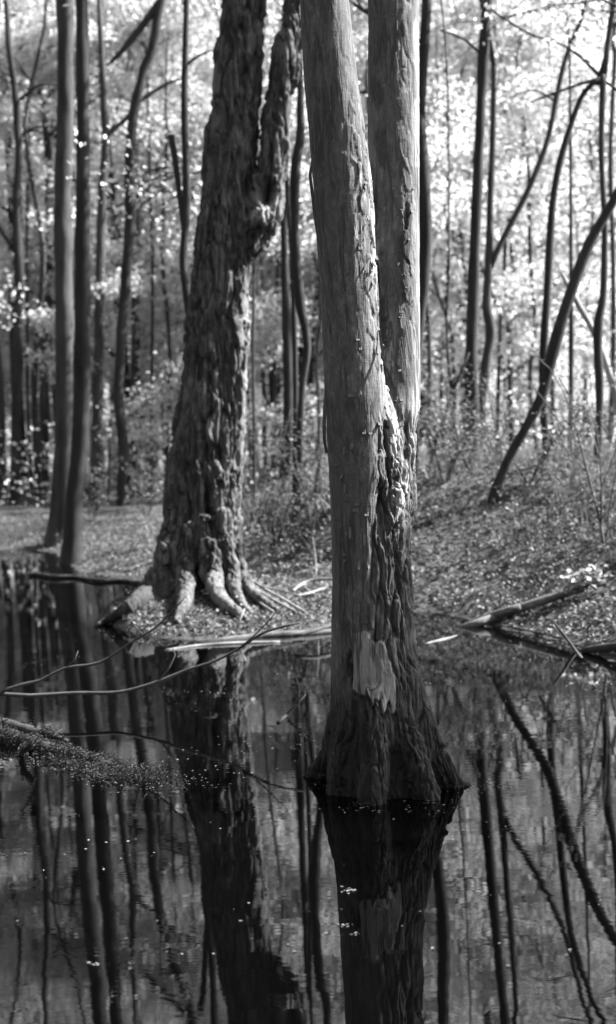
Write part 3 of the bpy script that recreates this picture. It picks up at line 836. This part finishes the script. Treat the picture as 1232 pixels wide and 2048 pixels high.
forest_tree('forest_tree', 'straight thick black trunk on the bank, right of the twin stems', 21.7, [(976, -20, 28), (968, 80, 28), (962, 200, 27), (956, 330, 29), (950, 460, 29), (946, 600, 31), (942, 720, 33), (944, 820, 38), (942, 930, 46)], [[(962, 110, 8), (930, 80, 6), (880, 60, 4)], [(975, 15, 7), (1020, 45, 6), (1060, 68, 6), (1130, 92, 5), (1180, 125, 4)]], seed=25)
forest_tree('forest_tree', 'greyish trunk with a long slanting limb, growing beside the straight black trunk', 22, [(988, 120, 14), (986, 250, 16), (981, 400, 19), (977, 520, 23), (974, 610, 25), (981, 662, 28), (971, 740, 25), (960, 830, 25), (953, 925, 32)], [[(980, 535, 16), (1000, 490, 15), (1022, 448, 15), (1062, 368, 15), (1095, 280, 15), (1114, 190, 14), (1132, 115, 12), (1163, 35, 11), (1180, -30, 10)], [(1112, 205, 6), (1070, 180, 5), (1020, 195, 3)]], mat=M_BARK_GREY, seed=26)
forest_tree('forest_tree', 'black trunk leaning strongly outward from its foot on the bank top', 15.2, [(1262, 320, 22), (1236, 385, 24), (1212, 428, 25), (1181, 482, 27), (1150, 560, 29), (1121, 650, 30), (1096, 740, 30), (1080, 800, 29), (1050, 858, 26), (1016, 920, 26), (996, 968, 26), (984, 1008, 30)], seed=27, crown_r=1.6, leafn=1, nl=4)
forest_tree('forest_tree', 'curving slim trunk rising from behind the strongly leaning black trunk', 15.7, [(1200, 155, 13), (1168, 185, 13), (1145, 240, 15), (1121, 320, 17), (1106, 400, 19), (1098, 520, 20), (1092, 620, 21), (1086, 720, 23), (1086, 800, 25), (1090, 860, 21), (1093, 930, 20)], [[(1200, 158, 10), (1160, 168, 8), (1100, 190, 6), (1060, 205, 4)], [(1202, 155, 10), (1165, 118, 7), (1130, 92, 5)], [(1200, 155, 10), (1240, 185, 7), (1280, 215, 5)]], seed=28, crown_r=1.6, leafn=1, nl=4)
forest_tree('sapling', 'pole-straight thin trunk behind the strongly leaning black trunk', 25, [(1139, 100, 7), (1141, 300, 9), (1142, 500, 11), (1142, 750, 14), (1138, 945, 17)], seed=29, crown_r=1.6)
forest_tree('forest_tree', 'knotted trunk with a pale broken limb, beyond the leaning black trunk', 20, [(1206, 150, 17), (1203, 300, 16), (1209, 450, 15), (1206, 590, 20), (1196, 660, 27), (1199, 800, 20), (1196, 930, 24)], seed=30, mat=M_BARK_GREY)
t = thing('fallen_branch', P(1192, 690, 19.9), 'pale broken limb leaning against the knotted trunk', 'branch')
lw, lr = path([(1200, 690, 13), (1180, 650, 13), (1158, 612, 12), (1138, 575, 10), (1122, 545, 6)], 19.85)
o = obj('stem', mesh_lists('stem', *tube(lw, lr, 8, 0.15, 0.12, 3)), M_BARK_PALE); o.parent = t; o.matrix_local = Matrix.Translation(-t.location)
o = obj('branch_foot', mesh_lists('branch_foot', *tube(*path([(1200, 690, 13), (1222, 760, 15), (1240, 830, 16), (1252, 950, 18)], 19.85), 8, 0.15, 0.12, 4)), M_BARK_PALE); o.parent = t; o.matrix_local = Matrix.Translation(-t.location)
forest_tree('sapling', 'crooked little sapling with a forked stem just right of the twin stems', 17.5, [(898, 540, 5), (893, 640, 7), (896, 720, 8), (903, 790, 10), (885, 845, 9), (868, 900, 10), (860, 948, 12)], [[(902, 795, 7), (920, 750, 7), (938, 705, 6)], [(872, 890, 6), (862, 868, 5), (856, 850, 4)]], seed=31, nl=3, leafn=2)
for k, (x, y0, y1, w, d) in enumerate([(1022, 250, 830, 10, 34), (1066, 380, 900, 13, 40), (858, 640, 950, 14, 30), (1170, 560, 930, 12, 36), (640, 640, 930, 12, 33), (525, 700, 930, 10, 38), (445, 100, 700, 12, 36), (1100, 60, 700, 11, 42), (890, 380, 940, 12, 38), (60, 200, 1000, 11, 40), (300, 120, 990, 10, 44), (330, 350, 990, 13, 48), (1010, 480, 930, 9, 46), (1222, 100, 930, 16, 33)]):
    rg = random.Random(k + 90)
    pts = [(x + rg.uniform(-9, 9), y0 + (y1 - y0) * i / 4, w * (0.75 + 0.25 * i / 4)) for i in range(5)]
    forest_tree('forest_tree', 'thin straight trunk deep in the hazy background wood', d, pts, seed=60 + k, mat=M_BARK_GREY, group='thin trunks deep in the background wood', crown_r=1.8, nl=5)

# ------------------------------------------------------------------ background wood: a few kinds, copied as individuals
def proto(name, H, r, z0, Rc, nl, n, L, seed, mat, lm, rs=0.75):
    rng = np.random.default_rng(seed)
    t = bpy.data.objects.new(name, None); COL.objects.link(t)
    wob = rng.normal(0, 0.25, (5, 2))
    tp = np.array([[0, 0, -0.4]] + [[wob[i][0] * (i + 1) / 3, wob[i][1] * (i + 1) / 3, H * (i + 1) / 5] for i in range(5)])
    tr = np.array([r * 1.25, r, r * 0.85, r * 0.65, r * 0.4, 0.02])
    parts_ = [tube(tp, tr, 9, 0.7, 0.12, seed)]
    p_, rr = resample(tp, tr, 0.2); tips = []
    for i in range(nl):
        z = z0 + (H - z0) * (i + rng.uniform(0, 1)) / nl
        k = int(np.argmin(np.abs(p_[:, 2] - z))); a = rng.uniform(0, 2 * math.pi)
        o2, t2 = limb_tree(p_[k], [math.cos(a), math.sin(a), rng.uniform(0.05, 0.6)], Rc * rng.uniform(0.6, 1.1) * (1.15 - 0.6 * (z / H) ** 2), max(0.02, rr[k] * 0.4), seed * 7 + i, rng)
        parts_ += o2; tips += t2
    a = obj('trunk', mesh_lists('trunk', *merge(parts_)), mat); a.parent = t
    c = obj('crown', crown_mesh(tips, rs, n, L, rng, tilt=1.8), lm, smooth=False); c.parent = t
    return t

def clone(src, loc, rz, s):
    r_ = src.copy(); COL.objects.link(r_); r_.location = loc; r_.rotation_euler = (0, 0, rz); r_.scale = (s, s, s)
    for ch in src.children:
        c = ch.copy(); COL.objects.link(c); c.parent = r_
    return r_

TALL = [proto('woodland_tree', 21 + i, 0.15 + 0.02 * (i % 3), 2.5 + i * 0.6, 3.8, 12, 5, 0.15, 300 + i, M_BARK, M_LEAF_FAR) for i in range(5)]
UNDER = [proto('understory_tree', 5.5 + i * 0.8, 0.035 + 0.006 * i, 1.0, 2.2, 6, 3, 0.105, 330 + i, M_BARK, M_LEAF, 0.6) for i in range(4)]
used = set()
def place(src, x, y, s, label, cat, group):
    rz = random.uniform(0, 6.28); loc = (x, y, h1(x, y))
    if src.name in used: o = clone(src, loc, rz, s)
    else:
        used.add(src.name); o = src; o.location = loc; o.rotation_euler = (0, 0, rz); o.scale = (s, s, s)
    tag(o, label, cat, group); return o

# main trunks stand clear in front of these
k = 0
for row, (y, n) in enumerate([(41, 4), (46, 4), (51, 5), (57, 5), (63, 6), (69, 6), (75, 7)]):
    half = y * 0.27 + 2.5
    for i in range(n):
        x = -half + 2 * half * (i + random.uniform(0.15, 0.85)) / n
        place(TALL[k % 5], x, y + random.uniform(-2.5, 2.5), random.uniform(0.85, 1.15), 'tall leafy tree of the background wood, trunk half lost in foliage', 'tree', 'leafy trees filling the background wood'); k += 1
k = 0
for i in range(64):
    y = 34 + 42 * ((i * 0.754878) % 1.0); half = y * 0.23 + 1
    x = -half + 2 * half * ((i * 0.618034) % 1.0)
    place(UNDER[k % 4], x, y, random.uniform(0.7, 1.6) * (0.9 if y < 45 else 1.3), 'small understory tree with layered pale leaf sprays beyond the bank', 'tree', 'understory trees beyond the bank'); k += 1
SLIM = [proto('slender_tree', 15 + i, 0.06 + 0.015 * i, 6.0, 1.8, 5, 3, 0.12, 360 + i, M_BARK_GREY, M_LEAF, 0.5) for i in range(4)]
for i in range(56):
    y = 36 + 36 * ((i * 0.754878 + 0.3) % 1.0); half = y * 0.225 + 1
    x = -half + 2 * half * ((i * 0.618034 + 0.17) % 1.0)
    place(SLIM[i % 4], x, y, random.uniform(0.85, 1.2), 'slender bare-stemmed tree among the background foliage', 'tree', 'slender trees of the background wood')
# trees added out of view to shade the front trunk and block sky light
for x, y, v, sc in [(16.2, 9.7, 0, 0.69), (14.0, 9.3, 1, 0.545), (21, 15.5, 1, 0.62), (-9, 9, 2, 0.9), (-11, 16, 3, 0.9), (13, -2, 4, 0.9), (-4, -5, 0, 0.95), (1, -6, 1, 0.9), (6, -5, 2, 0.95), (-8, -1, 3, 0.9), (-7, 4, 4, 0.8), (-2, -10, 2, 1.0), (4, -11, 3, 1.0), (9, -9, 0, 1.0), (-9, -9, 1, 1.0)]:
    place(TALL[v], x, y, sc, 'tall leafy tree added out of view to shade the near end of the pond', 'tree', 'added shade trees beside the pond'); k += 1

# far mass of leaves closing the wood
rng = np.random.default_rng(5)
n = 4200
yy = rng.uniform(80, 110, n); xx = rng.uniform(-1, 1, n) * (yy * 0.36 + 4); zz = 30 * rng.uniform(0, 1, n)
sp = spray_points(np.stack([xx, yy, zz], 1), rng.uniform(0.8, 1.8, n), 15, 0.3, rng)
tag(obj('far_woodland', mesh_arrays('far_woodland', *leaves(sp, 0.26, rng=rng, tilt=1.8)), M_LEAF_FAR, smooth=False), 'far mass of pale foliage closing the wood', 'woodland', kind='stuff')

rng = np.random.default_rng(6)
n = 3600
yy = rng.uniform(33, 80, n); xx = rng.uniform(-1, 1, n) * (yy * 0.25 + 1); zz = height(xx, yy) + 1.9 * rng.uniform(0, 1, n) ** 1.5
sp = spray_points(np.stack([xx, yy, zz], 1), rng.uniform(0.25, 0.6, n), 8, 0.3, rng)
tag(obj('undergrowth', mesh_arrays('undergrowth', *leaves(sp, 0.12, rng=rng, tilt=1.2)), M_LEAF, smooth=False), 'low pale undergrowth spreading between the background trunks', 'undergrowth', kind='stuff')

# ------------------------------------------------------------------ forest floor
rng = np.random.default_rng(9)
n = 250000
yy = 8.5 + 21.5 * rng.uniform(0, 1, n) ** 1.2; xx = rng.uniform(-1, 1, n) * (yy * 0.26 + 2.6)
zz = height(xx, yy); keep = zz > 0.015
C = np.stack([xx, yy, zz + rng.uniform(0.004, 0.03, n)], 1)[keep]
tag(obj('leaf_litter', mesh_arrays('leaf_litter', *leaves(C, 0.042, tilt=0.8, rng=rng)), M_LITTER, smooth=False), 'dead leaves lying over the bank and mound', 'leaf litter', kind='stuff')
n = 8000
yy = 9 + 18.3 * rng.uniform(0, 1, n) ** 1.1; xx = rng.uniform(-1, 1, n) * (yy * 0.25 + 2.4)
zz = height(xx, yy); cl = fbm(np.stack([xx * 0.9, yy * 0.9, xx * 0], 1), 3, 66)
keep = (zz > 0.05) & (cl > 0.47) & (np.hypot(xx - BT[0], yy - BT[1] + 0.3) > 1.25)
base = np.stack([xx, yy, zz], 1)[keep]
hs = rng.uniform(0.05, 0.26, len(base))
C = np.repeat(base, 7, 0); C[:, 2] += np.repeat(hs, 7) * rng.uniform(0.5, 1.1, len(C)); C[:, :2] += rng.normal(0, 0.055, (len(C), 2))
tag(obj('ground_plants', mesh_arrays('ground_plants', *leaves(C, 0.042, tilt=0.8, rng=rng)), M_HERB, smooth=False), 'low spring seedlings covering the bank', 'ground plants', kind='stuff')
# thin dry stalks and grass on the bank top
n = 2600
yy = rng.uniform(13.5, 24, n); xx = rng.uniform(-0.3, 1, n) * (yy * 0.25)
zz = height(xx, yy); keep = (zz > 0.45); b = np.stack([xx, yy, zz], 1)[keep]; n = len(b)
tipv = b + np.stack([rng.normal(0, 0.09, n), rng.normal(0, 0.09, n), rng.uniform(0.12, 0.45, n)], 1)
wv_ = np.stack([np.cos(a_ := rng.uniform(0, 6.28, n)), np.sin(a_), 0 * a_], 1) * 0.005
V = np.stack([b - wv_, b + wv_, tipv], 1).reshape(-1, 3)
tag(obj('dry_grass', mesh_arrays('dry_grass', V, np.arange(len(V)).reshape(-1, 3)), M_HERB, smooth=False), 'thin grass blades and stalks along the bank top', 'grass', kind='stuff')

def shrub(x, y, d, H, nst, seed, label, spread=0.5, leafn=4, L=0.05, mat=M_TWIG, group=None):
    rng = np.random.default_rng(seed)
    p0 = P(x, y, d); z = h1(p0[0], p0[1])
    t = thing('shrub', (p0[0], p0[1], z), label, 'shrub', group)
    tips = []
    for s in range(nst):
        a = rng.uniform(0, 6.28)
        o2, t2 = limb_tree([p0[0], p0[1], z - 0.05], [math.cos(a) * spread, math.sin(a) * spread, 1], H * rng.uniform(0.7, 1.1), 0.012, seed * 13 + s, rng, 0.7, 1)
        st_ = obj('stem', mesh_lists('stem', *merge(o2)), mat); st_.parent = t; st_.matrix_local = Matrix.Translation(-t.location)
        tips += t2
    if leafn:
        c = obj('foliage', crown_mesh(tips, 0.16, leafn, L, rng, 'foliage', tilt=0.5), M_HERB, smooth=False); c.parent = t; c.matrix_local = Matrix.Translation(-t.location)
    return t
shrub(945, 980, 17.2, 1.1, 6, 1, 'leafy shrub at the foot of the straight black trunk', leafn=4)
shrub(1000, 960, 18.5, 1.3, 6, 2, 'pale leaved shrub between the black trunk and the leaning trunk', leafn=4)
shrub(890, 1010, 16.5, 0.9, 5, 3, 'thin shrub just beside the twin-stemmed tree on the bank', leafn=4)
shrub(545, 1010, 17, 1.0, 6, 4, 'twiggy shrub beside the shaggy tree on the bank slope')
shrub(625, 1000, 17.5, 1.1, 6, 5, 'twiggy shrub at the foot of the straight thin sapling', leafn=3)
shrub(510, 960, 20, 1.2, 5, 6, 'bushy shrub behind the shaggy tree on its sunlit flank', leafn=3)
shrub(1210, 1120, 13.5, 1.5, 3, 7, 'sparse upright shrub near the upper end of the fallen log', 0.25, 2)
shrub(1060, 1020, 16, 0.8, 4, 8, 'low shrub just beyond the foot of the leaning black trunk', leafn=5)
shrub(1150, 1000, 17, 0.9, 5, 9, 'spreading shrub on the bank top under the knotted trunk', leafn=3)
shrub(1215, 960, 20, 1.4, 6, 10, 'tall leafy shrub far back on the bank top', leafn=4)
shrub(180, 1000, 27, 0.9, 5, 11, 'small shrub by the forked grey trunk on the far shore', leafn=3)
shrub(290, 980, 27, 1.1, 5, 12, 'leafy shrub beside the foot of the sinuous black trunk', leafn=4)

# ------------------------------------------------------------------ fallen wood and twigs
def stick(name, label, cat, pts, mat=M_TWIG, main='stem', sides=8, rough=0.15, step=0.06, subs=(), sub='twig', seed=1, srough=0.1):
    W = np.array([q[0] for q in pts]); R = np.array([q[1] for q in pts])
    t = thing(name, W[0], label, cat)
    o = obj(main, mesh_lists(main, *tube(W, R, sides, step, rough, seed, freq=9)), mat); o.parent = t; o.matrix_local = Matrix.Translation(-t.location)
    for s in subs:
        o = obj(sub, mesh_lists(sub, *tube([q[0] for q in s], [q[1] for q in s], 6 if srough < 0.2 else 14, step, srough, seed + 2, freq=9)), mat); o.parent = t; o.matrix_local = Matrix.Translation(-t.location)
    return t
def pp(d, *pts): return [(P(x, y, d), w * 0.5 * px(d)) for x, y, w in pts]
stick('fallen_branch', 'thin forked branch arching bare over the water from the mossy log side', 'branch',
      pp(8.8, (-160, 1400, 11), (-60, 1392, 10), (5, 1388, 9), (60, 1391, 8), (150, 1386, 8), (240, 1384, 7), (320, 1362, 7), (370, 1341, 6), (430, 1322, 6), (480, 1296, 5), (530, 1264, 5), (598, 1245, 4)),
      subs=[pp(8.75, (0, 1388, 8), (15, 1378, 7), (45, 1369, 7), (80, 1361, 6), (130, 1336, 6), (200, 1325, 6), (260, 1286, 5), (310, 1256, 5), (340, 1226, 4), (374, 1191, 3)),
            pp(8.8, (318, 1363, 4), (338, 1335, 4), (350, 1310, 3), (345, 1294, 2)), pp(8.78, (478, 1297, 4), (515, 1265, 3), (562, 1214, 2)), pp(8.75, (135, 1334, 3), (150, 1318, 3), (156, 1302, 2)), pp(8.75, (286, 1270, 3), (268, 1250, 2), (262, 1238, 2))], mat=M_TWIG)
def wl_(x, y, w, z=0.0):
    p_ = PG(x, y, z); return (p_, w * 0.5 * p_[1] / F)
ml = stick('mossy_log', 'half sunken mossy log poking from the left edge of the pond', 'log', [wl_(-140, 1470, 76, -0.02), wl_(-30, 1476, 62, 0.0), wl_(40, 1488, 48, 0.0), wl_(100, 1504, 40, 0.0), wl_(170, 1522, 32, -0.01), wl_(235, 1540, 22, -0.02), wl_(290, 1550, 14, -0.03)], M_BARK, 'log_body', 22, 0.45, 0.03,
      subs=[[wl_(-120, 1450, 30, 0.07), wl_(10, 1452, 30, 0.07), wl_(60, 1464, 27, 0.06), wl_(100, 1470, 22, 0.05), wl_(135, 1482, 8, 0.02)], [wl_(62, 1490, 13, 0.09), wl_(48, 1500, 14, 0.06), wl_(44, 1514, 11, -0.02)]], sub='broken_limb', seed=8, srough=0.55)
mg = np.random.default_rng(12); mc = []
for ch in ml.children:
    for p_ in ch.data.polygons:
        if p_.normal.z > 0.0 and p_.center.z > 0.0:
            vv = [np.array(ch.data.vertices[i].co) for i in p_.vertices]
            for _ in range(5):
                w_ = mg.dirichlet(np.ones(len(vv))); mc.append(sum(a_ * b_ for a_, b_ in zip(w_, vv)) + np.array(p_.normal) * mg.uniform(0, 0.03) * mg.uniform())
mc = np.array(mc); mc = mc[fbm(mc * 7, 3, 5) > 0.40]
mat_c = np.array([PG(x, y, 0.0) for x, y in [(120, 1515), (170, 1528), (215, 1540), (255, 1548), (290, 1553), (235, 1552), (190, 1538)]])
mm_ = mat_c[mg.integers(0, len(mat_c), 2600)] + mg.normal(0, 1, (2600, 3)) * np.array([0.07, 0.09, 0])
mm_[:, 2] = 0.003 + mg.uniform(0, 0.03, 2600) * fbm(mm_ * 12, 2, 3)
mc = np.vstack([mc, mm_])
tag(obj('moss', mesh_arrays('moss', *leaves(mc, 0.02, tilt=1.6, rng=mg, aspect=0.4)), M_MOSS, smooth=False), 'fuzzy moss covering the half sunken log', 'moss', kind='stuff')
stick('floating_log', 'flat bleached log floating at the front edge of the mound', 'log', [wl_(425, 1281, 4, 0.0), wl_(470, 1277, 11, 0.005), wl_(530, 1271, 16, 0.01), wl_(600, 1268, 15, 0.01), wl_(665, 1263, 12, 0.01), wl_(720, 1258, 7, 0.01)], M_LOG, 'log_body', 10, 0.25, 0.08, seed=3)
stick('stick', 'thin dark stick lying over the bleached log by the twin-stemmed tree', 'stick', [wl_(590, 1273, 7, 0.08), wl_(625, 1262, 8, 0.11), wl_(665, 1250, 8, 0.12), wl_(720, 1238, 6, 0.1)], M_TWIG, seed=4)
stick('floating_stick', 'pale waterlogged stick floating in front of the bleached log', 'stick', [wl_(330, 1300, 4, 0.002), wl_(400, 1291, 7, 0.004), wl_(470, 1287, 8, 0.004), wl_(560, 1284, 6, 0.002)], M_DEAD, seed=5)
stick('fallen_log', 'long bare log slanting from the bank down into the water', 'log', [wl_(915, 1258, 10, -0.03), wl_(950, 1247, 16, 0.03), (GH(1000, 1231, .05), .042), (GH(1060, 1210, .06), .040), (GH(1120, 1190, .08), .038), (GH(1165, 1176, .10), .036), (GH(1212, 1164, .10), .028)], M_LOG, 'log_body', 12, 0.16, 0.08,
      subs=[[wl_(930, 1247, 8, 0.0), wl_(965, 1236, 14, 0.05), (GH(1000, 1226, .09), .036), (GH(1040, 1213, .10), .03)]], sub='split_limb', seed=6)
stick('floating_stick', 'thin pale stick floating beside the twin-stemmed tree under the slanting log', 'stick', [wl_(850, 1287, 1, 0.001), wl_(866, 1283, 3, 0.002), wl_(884, 1279, 4, 0.002), wl_(900, 1275, 3, 0.003), wl_(914, 1270, 1, 0.003)], M_BARK_PALE, seed=7)
stick('floating_stick', 'long dark stick awash below the slanting log', 'stick', [wl_(985, 1250, 6, 0.004), wl_(1040, 1259, 9, 0.01), wl_(1100, 1272, 8, 0.01), wl_(1150, 1284, 5, 0.004)], M_TWIG, seed=9)
stick('broken_stick', 'thin dark stick rising at a slant out of the water below the bank', 'stick', [wl_(1170, 1326, 8, -0.02), (P(1150, 1300, 10.8), .013), (P(1126, 1268, 10.8), .012), (P(1104, 1240, 10.8), .008)], M_TWIG, seed=10)
stick('fallen_log', 'dark log lying at the water edge under the leafy right-hand bank', 'log', [(GH(1165, 1301, .02), .02), (GH(1195, 1298, .04), .034), (GH(1240, 1294, .05), .04), (GH(1330, 1288, .05), .04)], M_BARK, 'log_body', 10, 0.2, 0.06, seed=11)
stick('fallen_log', 'long thin dark log lying along the far shore before the fused trunks', 'log', [wl_(55, 1150, 4, 0.02), wl_(72, 1149, 9, 0.02), wl_(110, 1153, 7, 0.03), wl_(150, 1154, 9, 0.02), wl_(200, 1161, 8, 0.03), wl_(245, 1161, 8, 0.02), wl_(300, 1168, 6, 0.03), wl_(350, 1167, 4, 0.03)], M_BARK, 'log_body', 10, 0.4, 0.08, seed=12)
stick('stick', 'dark curved stick lying on the litter behind the long thin log', 'stick', [(GH(255, 1140, .03), .015), (GH(285, 1128, .05), .022), (GH(318, 1116, .06), .02)], M_TWIG, seed=13)
stick('floating_twig', 'small dark twig with a leafy tip afloat between the big trees', 'twig', [wl_(556, 1446, 8, 0.0), (P(575, 1428, 8.5), .011), (P(595, 1408, 8.5), .008), (P(612, 1388, 8.5), .004)], M_TWIG, subs=[[(P(594, 1408, 8.5), .005), (P(598, 1375, 8.45), .004), (P(590, 1350, 8.4), .003)]], seed=14)
stick('hooked_twig', 'small hooked twig poking from the water below the dark right-hand log', 'twig', [wl_(1180, 1397, 7, -0.01), (P(1188, 1385, 9.2), .01), (P(1192, 1374, 9.2), .009), (P(1184, 1370, 9.2), .006)], M_TWIG, seed=15)
stick('dead_branch', 'pale forked dead branch lying low on the bank left of the twin-stemmed tree', 'branch', [(GH(x, y, .05 + k * .03), .016) for k, (x, y) in enumerate([(585, 1182), (610, 1165), (640, 1158), (700, 1160)])], M_DEAD, subs=[[(GH(x, y, .06), .014) for x, y in [(590, 1192), (620, 1186), (660, 1172), (700, 1162)]], [(GH(x, y, .06), .009) for x, y in [(606, 1168), (618, 1182), (640, 1195)]], [(GH(632, 1158, .1), .009), (GH(632, 1158, .1) + [0, .05, .2], .008), (GH(632, 1158, .1) + [-.02, .1, .42], .004)]], seed=16)
stick('dead_branch', 'brittle dead branch on the roots of the shaggy tree facing the bank', 'branch', [(GH(x, y, .08), .014) for x, y in [(490, 1150), (530, 1178), (570, 1200), (610, 1225)]], M_DEAD, subs=[[(GH(x, y, .07), .01) for x, y in [(500, 1170), (540, 1195), (590, 1222)]], [(GH(x, y, .10), .009) for x, y in [(520, 1172), (560, 1180), (600, 1192)]], [(GH(x, y, .06), .009) for x, y in [(495, 1165), (515, 1200), (545, 1222)]]], seed=17)
stick('root_twig', 'small pale twig standing where the front root meets the mound', 'twig', [(GH(474, 1258, .01), .011), (GH(474, 1258, .01) + [.03, .02, .09], .011), (GH(474, 1258, .01) + [.07, .05, .17], .008)], M_DEAD, seed=18)
# clump of pale leaves caught on the fallen log
rng = np.random.default_rng(77)
c0, c1 = GH(1135, 1176, .14), GH(1200, 1156, .16)
C = c0 + (c1 - c0) * rng.uniform(0, 1, (170, 1)) + rng.normal(0, 0.04, (170, 3)) + np.array([0, 0, 0.03])
tag(obj('leaf_clump', mesh_arrays('leaf_clump', *leaves(C, 0.07, tilt=0.8, rng=rng)), leaf_mat('pale_leaf', 0.2, 0.4), smooth=False), 'clump of pale leaves growing over the upper end of the slanting log', 'leaves', kind='stuff')

# ------------------------------------------------------------------ floating bits on the water
n = 2600
yy = 4.2 + 9 * rng.uniform(0, 1, n); xx = rng.uniform(-1, 1, n) * yy * 0.24
cl = fbm(np.stack([xx * 1.1, yy * 1.1, xx * 0], 1), 3, 16)
keep = (cl > 0.52) & (height(xx, yy) < -0.02) & (rng.uniform(0, 1, n) < sstep(4, 9, yy) + 0.12); C = np.stack([xx, yy, np.full(n, 0.004)], 1)[keep]
extra = [PG(x + rng.normal(0, s), y + rng.normal(0, s * 0.25), 0.004) for x, y, s, k in [(700, 1780, 16, 16), (690, 1850, 8, 8), (704, 1868, 10, 8), (320, 1580, 34, 70), (1000, 1570, 40, 60), (390, 1565, 40, 50), (150, 1632, 14, 10), (185, 1925, 14, 8), (260, 1555, 40, 40), (860, 1620, 40, 20), (1000, 1655, 30, 24), (735, 1612, 30, 30), (640, 1568, 20, 16), (880, 1606, 40, 34), (600, 1500, 50, 40)] for _ in range(k)]
C = np.vstack([C, np.array(extra)])
tag(obj('floating_specks', mesh_arrays('floating_specks', *leaves(C, 0.011, tilt=0.06, rng=rng, fold=0.01, Lvar=0.7)), leaf_mat('floating_leaf', 0.04, 0.2, 0.1), smooth=False), 'scattered leaf bits and pollen floating on the dark water', 'floating debris', kind='stuff')
